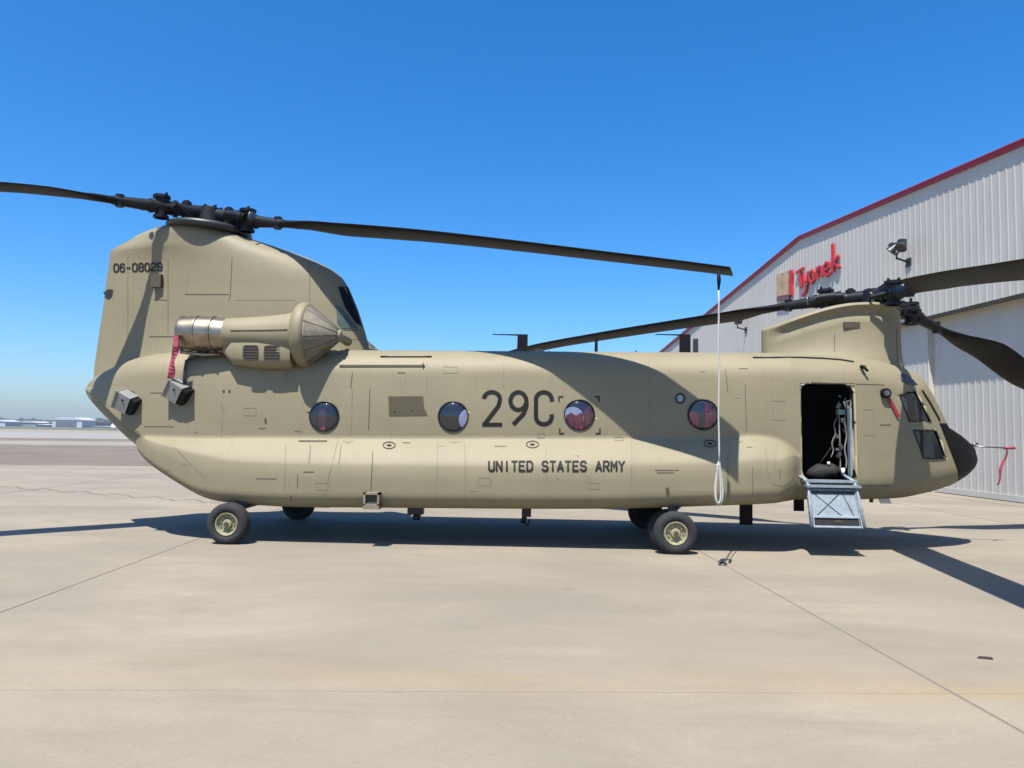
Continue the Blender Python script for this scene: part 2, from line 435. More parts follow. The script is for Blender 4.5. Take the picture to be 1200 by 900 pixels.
# cockpit side windows, cut through on both sides
def hullpoly(pts):  return [surf(x, y, off=0) for x, y in pts]
UPX = [(1054, 464), (1072, 459), (1091, 494), (1066, 494)]; LOX = [(1070, 504.5), (1097, 505), (1108, 537), (1082, 537)]
UPW = hullpoly(UPX); LOW = hullpoly(LOX)
for pl in (UPW, LOW):
    for s in (1, -1):
        boolean(body, cutter(MB().prism([(p.x, s*1.6, p.z) for p in pl], (0, -s*1.1, 0))))
# original smooth normals back on the cut skin
dt = body.modifiers.new('n', 'DATA_TRANSFER'); dt.object = skin; dt.use_loop_data = True; dt.data_types_loops = {'CUSTOM_NORMAL'}; dt.loop_mapping = 'POLYINTERP_NEAREST'
dt.use_max_distance = False
dg = bpy.context.evaluated_depsgraph_get(); me = bpy.data.meshes.new_from_object(body.evaluated_get(dg)); body.modifiers.remove(dt); body.data = me
for p in me.polygons: p.use_smooth = True
bpy.data.objects.remove(skin)

HELI = thing('helicopter', (0, 0, 0), 'large tan army helicopter with two rotors and open side door standing on the concrete apron', 'helicopter')
# split the dark nose from the tan body along a slanted plane
NP1, NP2 = surf(1101, 497, off=0), surf(1121.5, 551, off=0)
pn = Vector((-(NP2.z-NP1.z), 0, (NP2.x-NP1.x))).normalized()
if pn.x < 0: pn = -pn
nose_me = body.data.copy()
ZTOP = NP1.z+.015
for me_, keep_nose in ((body.data, False), (nose_me, True)):
    bm = bmesh.new(); bm.from_mesh(me_)
    for co, no in ((NP1, pn), (Vector((0, 0, ZTOP)), Vector((0, 0, 1)))):
        bmesh.ops.bisect_plane(bm, geom=bm.verts[:]+bm.edges[:]+bm.faces[:], plane_co=co, plane_no=no)
    kill = []
    for f in bm.faces:
        c = f.calc_center_median(); is_nose = (c-NP1).dot(pn) > 0 and c.z < ZTOP
        if is_nose != keep_nose: kill.append(f)
    bmesh.ops.delete(bm, geom=kill, context='FACES'); bm.to_mesh(me_); bm.free()
nose_me.materials[0] = M['nose_black']
nose = link('nose_cone', nose_me, HELI); tag(nose, 'black nose cone')
body.parent = HELI
ribbonmb = MB()
def patch(mb, poly, trees=None, off=.006, step=4, mi=0):
    """polygon given in photo px laid on the surface as a fine sheet that follows it"""
    n = len(poly); c = (sum(p[0] for p in poly)/n, sum(p[1] for p in poly)/n)
    edge = []
    for i in range(n):
        a, b = poly[i], poly[(i+1) % n]; k = max(1, int(math.hypot(b[0]-a[0], b[1]-a[1])/step))
        edge += [(lerp(a[0], b[0], j/k), lerp(a[1], b[1], j/k)) for j in range(k)]
    m = len(edge); vs = [surf(*c, trees, off)]; rings = 5; fs = []
    for r in range(1, rings+1):
        for e in edge: vs.append(surf(lerp(c[0], e[0], r/rings), lerp(c[1], e[1], r/rings), trees, off))
    if any(v is None for v in vs): return False
    for i in range(m): fs.append((0, 1+i, 1+(i+1) % m))
    for r in range(rings-1):
        for i in range(m): fs.append((1+r*m+i, 1+(r+1)*m+i, 1+(r+1)*m+(i+1) % m, 1+r*m+(i+1) % m))
    # a thin skirt gives the sheet an edge
    mb.add(vs, fs, mi, True); return True
def stroke(mb, pts, wpx, trees=None, off=.004, step=3, mi=0, closed=False):
    """a painted line of wpx photo px laid on the surface"""
    P = []
    k = len(pts)
    for i in range(k if closed else k-1):
        a, b = pts[i], pts[(i+1) % k]; n = max(1, int(math.hypot(b[0]-a[0], b[1]-a[1])/step))
        P += [(lerp(a[0], b[0], j/n), lerp(a[1], b[1], j/n)) for j in range(n)]
    if not closed: P.append(pts[-1])
    m = len(P); vs = []
    for i in range(m):
        a = P[i-1] if (i or closed) else P[i]; b = P[(i+1) % m] if (i < m-1 or closed) else P[i]
        d = (b[0]-a[0], b[1]-a[1]); l = math.hypot(*d) or 1; nx, ny = -d[1]/l*wpx/2, d[0]/l*wpx/2
        # mitre
        if 0 < i < m-1 or closed:
            d1 = (P[i][0]-a[0], P[i][1]-a[1]); l1 = math.hypot(*d1) or 1; ca = abs((-d1[1]/l1)*nx + (d1[0]/l1)*ny)/(wpx/2); s_ = 1/max(ca, .6); nx *= s_; ny *= s_
        vs.append(surf(P[i][0]+nx, P[i][1]+ny, trees, off)); vs.append(surf(P[i][0]-nx, P[i][1]-ny, trees, off))
    fs = []
    for i in range(m if closed else m-1):
        j = (i+1) % m; q = (2*i, 2*i+1, 2*j+1, 2*j)
        if all(vs[t] is not None for t in q): fs.append(q)
    vs = [v if v is not None else Vector() for v in vs]
    mb.add(vs, fs, mi, True)

# ------------------------------------------------------------------ forward pylon
FP = [  # x, ztop, half width at top, half width at base
    (1.83, 3.63, .05, .12), (1.86, 3.65, .09, .22), (2.10, 3.735, .22, .42), (2.35, 3.83, .32, .56), (2.80, 3.97, .44, .70),
    (3.20, 4.04, .50, .74), (3.60, 4.05, .52, .70), (3.88, 4.03, .46, .60), (4.02, 3.97, .38, .50), (4.10, 3.88, .30, .42), (4.15, 3.74, .20, .34), (4.185, 3.5, .10, .22)]
FP = [(MX(r[0]), MZ(r[0], r[1])) + r[2:] for r in FP]
mb = MB(); rings = []
fx = [FP[0][0]+(FP[-1][0]-FP[0][0])*(1-(1-i/40)**1.25) for i in range(41)]
for x in fx:
    zt, wt, wb = [table(FP, x, k) for k in (1, 2, 3)]; zb = 2.9; h = []
    for i in range(12):
        t = i/12; flare = (1-t)**2.4
        h.append((lerp(wt, wb, flare), lerp(zb, zt-.30, t)))
    lip = min(1, max(0, (x-1.86)/.25))*min(1, max(0, (4.05-x)/.35))
    for dz_, dw in ((-.30, 0), (-.24, -.025), (-.17, -.030), (-.11, .01), (-.075, .045), (-.06, .055), (-.045, .050)): h.append((max(.02, wt+dw*lip), zt+dz_))
    for i in range(1, 6):
        a = pi/2*i/5; h.append((max(.015, wt+.05*lip-min(.16, wt*.8)*(1-cos(a))), zt-.045+.045*sin(a)))
    h.append((0, zt+.01))
    rings.append([Vector((x, -y, z)) for y, z in h] + [Vector((x, y, z)) for y, z in reversed(h[:-1])])
n = len(rings[0]); vs = [v for r in rings for v in r]
fs = [(j*n+i, j*n+(i+1) % n, (j+1)*n+(i+1) % n, (j+1)*n+i) for j in range(len(rings)-1) for i in range(n)]
fs += [tuple(reversed(range(n))), tuple((len(rings)-1)*n+i for i in range(n))]
fpy = mb.add(vs, fs, 0, True).build('forward_pylon', M['paint'], HELI); flat_angle(fpy, 50)
FP_BVH = bvh(fpy)

# ------------------------------------------------------------------ aft pylon
AP = [  # z, x trailing, x leading, max half width
    (2.60, -10.06, -4.95, .98), (2.85, -10.07, -5.03, .80), (3.16, -10.05, -5.11, .68), (3.61, -10.01, -5.24, .62), (4.0, -9.97, -5.38, .60), (4.30, -9.95, -5.52, .58),
    (4.53, -9.93, -5.66, .57), (4.71, -9.91, -5.90, .56), (4.86, -9.90, -6.22, .56), (4.99, -9.88, -6.60, .56), (5.035, -9.80, -6.74, .56), (5.10, -9.66, -6.95, .56), (5.17, -9.50, -7.18, .56), (5.24, -9.38, -7.40, .56), (5.32, -9.18, -7.66, .54), (5.38, -9.02, -7.85, .48), (5.41, -8.92, -8.0, .38)]
AP = [(MZ(-8.0, r[0]), MX(r[1], r[0]), MX(r[2], r[0]), r[3]) for r in AP]
rings = []; zz = [2.6+.12*i for i in range(20)] + [4.95, 4.99, 5.04, 5.1, 5.17, 5.24, 5.3, 5.34, 5.37, 5.39]
NA = 26
for z in zz:
    xt, xl, W = [table(AP, z, k) for k in (1, 2, 3)]; h = []
    for i in range(NA+1):
        t = i/NA; t = t if t < .55 else .55+.45*(1-(1-(t-.55)/.45)**1.6)
        x = lerp(xt, xl, t)
        if z < 4.99: tail = .13
        else: tail = .13+.25*(z-4.99)/.4
        q = t/.52
        f = lerp(tail, 1, sin(min(q, 1)*pi/2)**1.15) if q < 1 else sqrt(max(0, 1-((t-.52)/.48)**2.4))
        h.append((x, max(W*f, .012)))
    rings.append([Vector((x, -y, z)) for x, y in h] + [Vector((x, y, z)) for x, y in reversed(h)])
n = len(rings[0]); vs = [v for r in rings for v in r]
fs = [(j*n+i, (j+1)*n+i, (j+1)*n+(i+1) % n, j*n+(i+1) % n) for j in range(len(rings)-1) for i in range(n)]
fs += [tuple(range(n)), tuple(reversed([(len(rings)-1)*n+i for i in range(n)]))]
apy = MB().add(vs, fs, 0, True).build('aft_pylon', M['paint'], HELI); flat_angle(apy, 50)
AP_BVH = bvh(apy)
ALL = [HULL_BVH, FP_BVH, AP_BVH]

# ------------------------------------------------------------------ windows
for i, c in enumerate(WC):
    for s in (-1, 1):
        y = s*abs(c.y); mb = MB()
        # rim ring, proud of the skin
        mb.lathe([(-.05, WR+.001), (.012, WR+.001), (.018, WR+.014), (.012, WR+.028), (-.004, WR+.03), (-.03, WR+.03)], (c.x, y, c.z), (0, s, 0), 40, closed=False)
        rim = MB().lathe([(-.06, WR-.006), (.008, WR-.006), (.014, WR+.003), (.008, WR+.012), (-.03, WR+.013), (-.06, WR+.01)], (c.x, y, c.z), (0, s, 0), 40, closed=True).build('window', M['cover'], HELI)
        g = MB(); prof = [(.07*cos(pi/2*k/8)-.005, (WR-.004)*sin(pi/2*k/8)) for k in range(9)]
        g.lathe([(a, max(r, 0.0005)) for a, r in prof], (c.x, y, c.z), (0, s, 0), 40)
        pane = g.build('pane', M['glass'], rim)
        if s == -1: tag(rim, ['round bubble window below the engine', 'round bubble window beside the number', 'round bubble window framed by corner marks, red inside', 'dark round bubble window with red cloth inside'][i])
def pane_from(poly, name, m, parent, inset=.006):
    out = None
    for s in (1, -1):
        mb = MB(); pts = [Vector((p.x, s*(p.y+inset), p.z)) for p in poly]
        mb.add(pts, [tuple(range(len(pts)))]); o = mb.build(name, m, parent); out = out or o
    return out
for pl, lb in ((UPW, 'upper cockpit side window'), (LOW, 'lower black cockpit side window')):
    for s in (-1, 1):
        fr = MB(); P4 = [Vector((p.x, -s*p.y, p.z)) for p in pl]
        fr.tube([p + Vector((0, .004*s, 0)) for p in P4], .011, 6, closed=True)
        f = fr.build('cockpit_window', M['black'], HELI); tag(f, lb)
        pm = MB(); patch(pm, UPX if pl is UPW else LOX, off=-.012)
        if s == 1: pm.v = [(x, -y, z) for x, y, z in pm.v]
        pm.build('pane', M['cockpit_glass'], f)
# windscreen and overhead pane lie on the hull, mirrored to the far side
def both_sides(mb, name, m, parent, label=None):
    o = mb.build(name, m, parent); r = MB(); r.v = [(x, -y, z) for x, y, z in mb.v]; r.f = [list(reversed(f)) for f in mb.f]; r.m = mb.m; r.sm = mb.sm
    o2 = r.build(name, m, parent)
    if label: tag(o, label); tag(o2, label)
    return o
def hullpatch3(mb, corners, off=.008, n=8):
    """corner points (x,y) + side on hull, found by casting from ahead and above"""
    (a, b, c, d) = [Vector(p) for p in corners]; vs = []
    for i in range(n+1):
        for j in range(n+1):
            p = a.lerp(b, j/n).lerp(d.lerp(c, j/n), i/n)
            o = Vector((p.x+1.2, p.y*1.6, p.z+.9)); dd = (p-o).normalized(); loc, nor, _, _ = HULL_BVH.ray_cast(o, dd)
            if loc is None: loc, nor = p, Vector((1, 0, 0))
            vs.append(loc+(nor if nor.dot(dd) < 0 else -nor)*off)
    mb.add(vs, [(i*(n+1)+j, i*(n+1)+j+1, (i+1)*(n+1)+j+1, (i+1)*(n+1)+j) for i in range(n) for j in range(n)], 0, True)
mb = MB(); hullpatch3(mb, [(4.14, -.05, 2.86), (4.18, -.60, 2.74), (4.57, -.50, 2.13), (4.59, -.05, 2.12)])
both_sides(mb, 'windscreen', M['nose_black'], HELI, 'dark sloping windscreen')
mb = MB(); patch(mb, [(1055, 437.5), (1062, 440), (1070, 445.5), (1075, 451), (1066, 451), (1056, 447)], off=.01)
both_sides(mb, 'overhead_window', M['blue_glass'], HELI, 'blue tinted overhead cockpit window')
mb = MB(); stroke(mb, [(1080, 457), (1089, 471), (1098, 487), (1101, 493)], 1.6, off=.012); both_sides(mb, 'windscreen_wiper', M['black'], HELI)

# ------------------------------------------------------------------ interior
cab = MB()
for x0, x1, zt_ in ((-1.66, -1.38, 2.10), (-1.36, -1.00, 2.22), (.14, .45, 2.16), (.55, .90, 2.30)):
    n = 10; vs = []
    for k in range(n+1):
        x = lerp(x0, x1, k/n); yy = -1.17+.02*sin(k*1.9)
        vs += [Vector((x, yy, 1.40)), Vector((x, yy, zt_+.025*sin(k*1.1+x0))), Vector((x, yy+.02, zt_+.025*sin(k*1.1+x0))), Vector((x, yy+.02, 1.40))]
    cab.add(vs, [(4*k+a, 4*k+4+a, 4*k+4+(a+1) % 4, 4*k+(a+1) % 4) for k in range(n) for a in range(4)]+[(0, 1, 2, 3), (4*n+3, 4*n+2, 4*n+1, 4*n)])
for s_ in split(cab.build('troop_seat', M['seat_red'], HELI)): pass
cab = MB(); cab.box((-5.66, -1.20, 1.30), (-5.55, -1.16, 2.12)); cab.build('interior_post', M['pink'], HELI)
# cockpit seats
for y in (-.52, .52):
    sb = MB(); sb.box((3.62, y-.25, 1.08), (4.12, y+.25, 1.5)); sb.box((3.55, y-.25, 1.5), (3.67, y+.25, 2.22)); sb.box((3.55, y-.14, 2.22), (3.65, y+.14, 2.45))
    flat_angle(sb.build('pilot_seat', M['white'] if y < 0 else M['web'], HELI))
for (xa, ya, xb, yb) in ((1055, 464, 1063, 486), (1073, 468, 1081, 491)):  # white panels added behind the upper side window
    a, b = at(xa, ya, Y=-.80), at(xb, yb, Y=-.80); sb = MB()
    sb.prism([(a.x, -.80, a.z), (b.x-.02, -.79, a.z-.03), (b.x+.02, -.78, lerp(a.z, b.z, .6)), (b.x, -.78, b.z), (a.x+.03, -.80, b.z+.02), (a.x-.01, -.80, lerp(a.z, b.z, .5))], (0, .03, 0))
    sb.build('pale_panel', M['white'], HELI)
ip = MB(); ip.box((4.12, -.62, 1.2), (4.32, .62, 1.72)); ip.box((4.2, -.25, 1.1), (4.4, .25, 1.6)); ip.build('instrument_panel', M['black'], HELI)
# items in the open door
d = MB(); d.tube([at(984, y_, Y=-1.02) + Vector((.01*sin(y_), 0, 0)) for y_ in range(470, 556, 6)], .011); d.tube([at(980+1.5*sin(y_*.3)-.12*(y_-488), y_, Y=-1.0) for y_ in range(488, 540, 4)], .009, mi=0)
d.tube([at(991+1.2*sin(y_*.2), y_, Y=-1.06) for y_ in range(466, 552, 5)], .013); split(d.build('hanging_cable', M['grey_box'], HELI))
d = MB(); c = at(985, 483, Y=-1.05); d.box(c-Vector((.055, .05, .04)), c+Vector((.055, .05, .04))); flat_angle(d.build('electrical_case', M['pale'], HELI))
d = MB(); rr_ = random.Random(4)
for k in range(13):
    c = at(rr_.uniform(980, 996), 466+k*5.6+rr_.uniform(-2, 2), Y=-1.04-rr_.uniform(0, .08)); a = rr_.uniform(.012, .034); b_ = rr_.uniform(.012, .05)
    d.box((-a, -.015, -b_), (a, .015, b_), 0, Matrix.Translation(c) @ Matrix.Rotation(rr_.uniform(-.8, .8), 4, 'Y'))
split(d.build('door_fitting', M['hub_light'], HELI))
d = MB()
c = at(988, 553, Y=-1.1); d.rod(c-Vector((0, 0, .05)), c+Vector((0, 0, .06)), .028, n=10)
c = at(971, 543, Y=-1.0); d.rod(c-Vector((0, 0, .025)), c+Vector((0, 0, .025)), .022, n=10); split(d.build('bottle', M['white'], HELI))
d = MB(); c = at(967, 553, Y=-.95)
d.lathe([(-.3, .02), (-.25, .08), (-.1, .15), (.06, .10), (.12, .13), (.24, .05), (.25, .01)], c, (1, 0, .15), 16); d.tube([c+Vector((-.1, 0, .1)), c+Vector((0, -.02, .26)), c+Vector((.12, 0, .42)), c+Vector((.16, 0, .55))], .010)
d.build('equipment_bag', M['web'], HELI)
# sills : bare metal strip up the forward door edge
d = MB(); d.box((DOOR[1]-.045, -1.30, DOOR[2]+.03), (DOOR[1]-.012, -1.2, 2.25)); d.build('door_frame', M['step'], HELI)

# ------------------------------------------------------------------ engines
EY = 1.29
_p, _q = at(206, 391, Y=-EY-.25), at(352, 391, Y=-EY-.35); EK = (_q.x-_p.x)/2.0; _p.z = at(300, 392, Y=-EY).z
def engine(s):
    class EB(MB):      # engine parts are drawn round x -7.82, z 3.26 and moved to their place
        def build(b, name, mats, parent=None):
            b.v = [(_p.x+(x+7.82)*EK, s*EY+(y-s*EY)*EK, _p.z+(z-3.26)*EK) for x, y, z in b.v]
            return MB.build(b, name, mats, parent)
    Y = s*EY; Z = 3.26; o = Vector((0, Y, Z))
    mb = EB()
    cowl = [(-7.16, .235), (-7.12, .25), (-6.9, .262), (-6.55, .285), (-6.2, .325), (-6.0, .36), (-5.97, .40)]
    mb.lathe(cowl, o, (1, 0, 0), 36)
    # lower cowling box, rounded, joining engine and fuselage
    rings = []
    for x, a, b, zc in ((-7.12, .12, .10, 3.04), (-6.95, .22, .22, 2.98), (-6.5, .25, .27, 2.98), (-6.12, .27, .28, 2.99), (-6.0, .27, .28, 3.0)):
        rings.append([Vector((x, Y+a*(abs(cos(2*pi*i/20))**.6)*(1 if cos(2*pi*i/20) > 0 else -1), zc+b*(abs(sin(2*pi*i/20))**.6)*(1 if sin(2*pi*i/20) > 0 else -1))) for i in range(20)])
    vs = [v for r in rings for v in r]
    mb.add(vs, [(j*20+i, j*20+(i+1) % 20, (j+1)*20+(i+1) % 20, (j+1)*20+i) for j in range(4) for i in range(20)]+[tuple(range(20)), tuple(range(80, 100))], 0, True)
    # mount to the body
    mb.box((-6.9, min(Y*.64, Y), 2.80), (-6.1, max(Y*.64, Y), 3.0))
    mb.box((-6.42, Y-.09, 3.5), (-6.02, Y+.09, 3.625)); mb.box((-6.75, Y-.06, 3.50), (-6.45, Y+.06, 3.55))
    cw = mb.build('engine', M['paint'], HELI); flat_angle(cw, 40)
    ring = [(-5.99, .37), (-5.97, .44), (-5.93, .49), (-5.87, .513), (-5.80, .51), (-5.765, .49), (-5.755, .46), (-5.76, .38)]
    EB().lathe(ring, o, (1, 0, 0), 44).build('intake_ring', M['paint'], cw)
    EB().lathe([(-5.77, .475), (-5.74, .46), (-5.50, .26), (-5.34, .12), (-5.31, .085)], o, (1, 0, 0), 44).build('inlet_screen', M['screen'], cw)
    mb = EB()
    for k in range(12):
        a = 2*pi*(k+.3)/12; mb.rod(o+Vector((-5.752, .468*cos(a), .468*sin(a))), o+Vector((-5.32, .10*cos(a), .10*sin(a))), .008, n=6)
    split(mb.build('screen_rib', M['vent'], cw))
    mb = EB(); mb.lathe([(-5.35, .08), (-5.33, .092), (-5.28, .088), (-5.265, .05), (-5.262, .01)], o, (1, 0, 0), 20); mb.rod(o+Vector((-5.32, 0, 0)), (-5.40, s*.45, Z+.0), .075)
    mb.build('drive_housing', M['paint'], cw)
    mb = EB(); ex = [(-7.82, .262), (-7.825, .285), (-7.80, .29), (-7.77, .275), (-7.58, .282), (-7.57, .293), (-7.545, .293), (-7.535, .28), (-7.33, .272), (-7.32, .284), (-7.295, .284), (-7.285, .268), (-7.10, .25), (-7.1, .1)]
    mb.lathe(ex, o, (1, 0, 0), 40); mb.lathe([(-7.82, .262), (-7.4, .22), (-7.39, .01)], o, (1, 0, 0), 40, mi=1)
    flat_angle(mb.build('exhaust', [M['steel'], M['black']], cw), 20)
    for x0, x1 in ((-6.74, -6.50), (-6.41, -6.15)):
        mb = EB()
        yy = Y+s*.252
        for k in range(5): mb.box((x0+.01, min(yy, yy+s*.02), 2.86+.045*k), (x1-.01, max(yy, yy+s*.02), 2.87+.045*k), 1)
        pp = rrect(x0, x1, 2.83, 3.06, .05); mb.prism([(x, yy, z) for x, z in pp], (0, s*.012, 0))
        mb.build('cooling_vent', [M['vent'], M['seam']], cw)
    mb = EB(); mb.tube([(-7.8, Y+s*.12, Z-.3), (-7.5, Y, Z-.33), (-7.2, Y-s*.05, Z-.31)], .03, 8); mb.build('drain_pipe', M['steel'], cw)
    ln = EB()
    for zz_ in (Z+.0,):
        ln.tube([(x, Y+s*(r*cos(.1)+.003), zz_+r*sin(.1)) for x, r in ((-6.95, .262), (-6.6, .283), (-6.2, .327), (-6.02, .36))], .006, 5)
    ln.build('cowl_seam', M['seam'], cw)
    tag(cw, 'engine with steel exhaust on the ' + ('near' if s < 0 else 'far') + ' side of the tail')
    return cw
engine(-1); engine(1)

# ------------------------------------------------------------------ rotors
def rotor(hub, tilt, blades, name, spin, pitch0, cover_r, cover_z, label):
    hub = Vector(hub); up = Vector((sin(tilt), 0, cos(tilt)))
    mb = MB()
    mb.rod(hub-up*.42, hub-up*.1, .17, n=20); mb.rod(hub-up*.16, hub+up*.09, .25, .22, n=24); mb.rod(hub+up*.09, hub+up*.13, .13, .10, n=20)
    mb.lathe([(-.30, .30), (-.26, .38), (-.22, .38), (-.18, .30)], hub, up, 24)
    for k in range(6):
        a = 2*pi*k/6+.3; p = hub+Vector((cos(a), sin(a), 0))*.17+up*.08; mb.rod(p, p+up*.05, .03, n=8)
    for (az, prof, pit) in blades:
        a = radians(az); e = Vector((cos(a), -sin(a), 0)); t = Vector((sin(a), cos(a), 0))*spin
        z = lambda r: table(prof, r, 1)
        pt = lambda r, dy=0, dz=0: Vector((hub.x, hub.y, 0))+e*r+t*dy+Vector((0, 0, z(r)+dz))
        # hub arm, hinge pin, pitch housing, lag damper, blade clamp
        mb.rod(hub, pt(.45), .13, .11, n=14); mb.rod(pt(.42, 0, -.15), pt(.42, 0, .15), .085, n=14); mb.rod(pt(.42, 0, .15), pt(.42, 0, .18), .05, n=10)
        mb.rod(pt(.45), pt(.84), .11, .13, n=14); mb.rod(pt(.58), pt(.64), .15, n=14); mb.rod(pt(.98), pt(1.04), .125, n=14)
        mb.rod(pt(.5, .17, .03), pt(.95, .20, .02), .06, n=12); mb.rod(pt(.62, .18, .03), pt(.9, .2, .02), .08, n=12)
        mb.rod(pt(.78, -.1), pt(.68, -.30, -.05), .045, n=10); mb.rod(pt(.68, -.30, .02), Vector((hub.x, hub.y, hub.z-.25))+e*.32-t*.24, .022, n=8)
        # vertical hinge with flange plates
        mb.rod(pt(0.84, 0, -.20), pt(0.84, 0, .19), .10, n=16); mb.rod(pt(0.84, 0, .15), pt(0.84, 0, .2), .145, n=16); mb.rod(pt(0.84, 0, -.2), pt(0.84, 0, -.16), .13, n=16)
        mb.rod(pt(.84), pt(1.62), .115, .075, n=14); mb.rod(pt(0.84, .12, .0), pt(0.84, .24, 0), .05, n=10)
        for q in (-.06, .06): mb.rod(pt(0.84+q, q, .19), pt(0.84+q, q, .25), .025, n=8)
        mb.rod(pt(1.5, 0, -.1), pt(1.5, 0, .11), .07, n=12)
    h = mb.build(name, M['hub'], HELI); flat_angle(h, 35); tag(h, label)
    mb = MB()
    for (az, prof, pit) in blades:
        a = radians(az); e = Vector((cos(a), -sin(a), 0)); t = Vector((sin(a), cos(a), 0))*spin
        p = Vector((hub.x, hub.y, table(prof, .8, 1)))+e*.8; mb.rod(p+Vector((0, 0, .1)), p+Vector((0, 0, .16)), .035, n=8); mb.rod(p+t*.2+e*.28, p+t*.2+e*.31, .079, n=12)
    split(mb.build('hub_fitting', M['hub_light'], h))
    for bi, (az, prof, pit) in enumerate(blades):
        a = radians(az); e = Vector((cos(a), -sin(a), 0)); t = Vector((sin(a), cos(a), 0))*spin    # t = towards leading edge
        CH = .70; NB = 44; rings = []
        for k in range(NB+1):
            r = 1.35+(9.14-1.35)*k/NB; zc = table(prof, r, 1)
            if r < 1.5: c, th = .15, .13
            elif r < 3.0:
                q = min(1, (r-1.5)/1.15); q = q*q*(3-2*q); c, th = lerp(.15, CH, q), lerp(.13, .09, q)
            else: c, th = CH, lerp(.10, .075, (r-3)/6.14)
            lead = lerp(.5, .27, min(1, max(0, (r-1.5)/1.15)))
            ang = radians(lerp(pit, pit-8, (r-1.5)/7.6)); ring = []
            for i in range(18):
                u_ = 2*pi*i/18; xx = (1+cos(u_))/2            # 0 leading..1 trailing
                xx = 1-xx
                yt = th*.5*(1.9*sqrt(max(xx, 0))*(1-xx)**.75+ .05) if c > .3 else th*.5*abs(sin(u_))
                yt *= (1 if sin(u_) >= 0 else -1)
                cx_ = (lead-xx)*c
                ring.append(Vector((hub.x, hub.y, zc))+e*r+t*(cx_*cos(ang)-yt*sin(ang))+Vector((0, 0, 1))*(cx_*sin(ang)+yt*cos(ang)))
            rings.append(ring)
        vs = [v for r_ in rings for v in r_]
        fs = [(j*18+i, j*18+(i+1) % 18, (j+1)*18+(i+1) % 18, (j+1)*18+i) for j in range(NB) for i in range(18)]
        fs += [tuple(range(18)), tuple(reversed([NB*18+i for i in range(18)]))]
        bl = MB().add(vs, fs, 0, True).build('rotor_blade', M['blade'], h); flat_angle(bl, 60)
    # rain cover under the head
    mb = MB(); c0 = Vector((hub.x, hub.y, cover_z))
    mb.lathe([(-.10, cover_r-.03), (-.04, cover_r), (0, cover_r-.01), (.035, cover_r-.09), (.07, cover_r*.55), (.10, .2), (.10, .18)], c0, up, 40)
    cv = mb.build('hub_cover', M['cover'], h)
    return h
# blade heights read along each blade: azimuth, photo points on its line, far-end heights
def zprof(hub, az, pts, tail):
    a = radians(az); n = Vector((-sin(a), -cos(a), 0)); out = [(0, hub.z), (.45, None)]
    for x, y in pts:
        d = ray(x, y); t = (Vector((hub.x, hub.y, 0))-CAM_P).dot(n)/d.dot(n); p = CAM_P+d*t
        out.append((math.hypot(p.x-hub.x, p.y-hub.y), p.z))
    out[1] = (.45, lerp(hub.z, out[2][1], .45/out[2][0])) if out[2][0] > .5 else None
    return [o for o in out if o]+tail
HA_, HF_ = at(247, 247, Y=0), at(1027, 346, Y=0); HA_.z -= .06; HF_.z -= .02
AFT = [(18, zprof(HA_, 18, [(300, 260), (400, 266), (500, 274), (600, 285), (700, 297), (800, 309), (862, 317)], []), 6),
       (138, zprof(HA_, 138, [(200, 244), (150, 237), (100, 230), (50, 225), (0, 221)], [(6, 5.0), (9.15, 4.4)]), 5),
       (258, [(0, HA_.z), (.5, HA_.z-.04), (1.4, 5.52), (3.2, 5.25), (6, 4.8), (9.15, 4.15)], 4)]
rotor(HA_, radians(4), AFT, 'aft_rotor_head', -1, 6, .74, 5.40, 'black aft rotor head on top of the tall pylon')
FWDB = [(96, zprof(HF_, 96, [(1100, 334), (1150, 327), (1200, 322)], [(7, 3.25), (9.15, 2.75)]), -8),
        (-26, zprof(HF_, -26, [(1060, 364), (1100, 386), (1150, 414), (1200, 449)], [(7, 2.3), (9.15, 1.75)]), -8),
        (214, zprof(HF_, 214, [(960, 353), (900, 362), (800, 377), (700, 393), (620, 408)], [(9.15, 3.42)]), 8)]
rotor(HF_, radians(8), FWDB, 'forward_rotor_head', 1, 6, .40, 4.06, 'black forward rotor head above the cockpit')

# ------------------------------------------------------------------ landing gear
def wheel(c, R, wd, s, parent, name='wheel'):
    """one wheel, axle along Y; s = outward side"""
    c = Vector(c); h = wd/2
    prof = [(-h*.75, R*.56), (-h, R*.66), (-h, R*.80), (-h*.86, R*.93), (-h*.5, R*.995), (-h*.3, R), (-h*.28, R*.975), (-h*.2, R*.975), (-h*.18, R), (h*.18, R), (h*.2, R*.975), (h*.28, R*.975), (h*.3, R), (h*.5, R*.995), (h*.86, R*.93), (h, R*.80), (h, R*.66), (h*.75, R*.56)]
    ty = MB().lathe(prof, c, (0, s, 0), 40, closed=True).build(name, M['rubber'], parent)
    rm = MB(); rm.lathe([(-h*.78, .001), (-h*.8, R*.3), (-h*.7, R*.57)], c, (0, s, 0), 32, mi=1); rm.lathe([(-h*.7, R*.56), (h*.72, R*.57), (h*.9, R*.53), (h*.85, R*.48), (h*.45, R*.42), (h*.35, R*.26), (h*.5, R*.22), (h*.75, R*.20), (h*.8, R*.1), (h*.8, .001)], c, (0, s, 0), 32)  # black inner disc paints in the shade on the wheel's inward side
    for k in range(9):
        a = 2*pi*k/9; p = c+Vector((R*.34*cos(a), s*h*.38, R*.34*sin(a))); rm.rod(p, p+Vector((0, s*.025, 0)), .014, n=6)
    flat_angle(rm.build('rim', [M['rim'], M['black']], ty), 35)
    MB().rod(c+Vector((0, s*h*.78, 0)), c+Vector((0, s*(h*.9+.01), 0)), R*.11, n=12).build('hub_cap', M['olive'], ty)
    return ty
Rw = .325
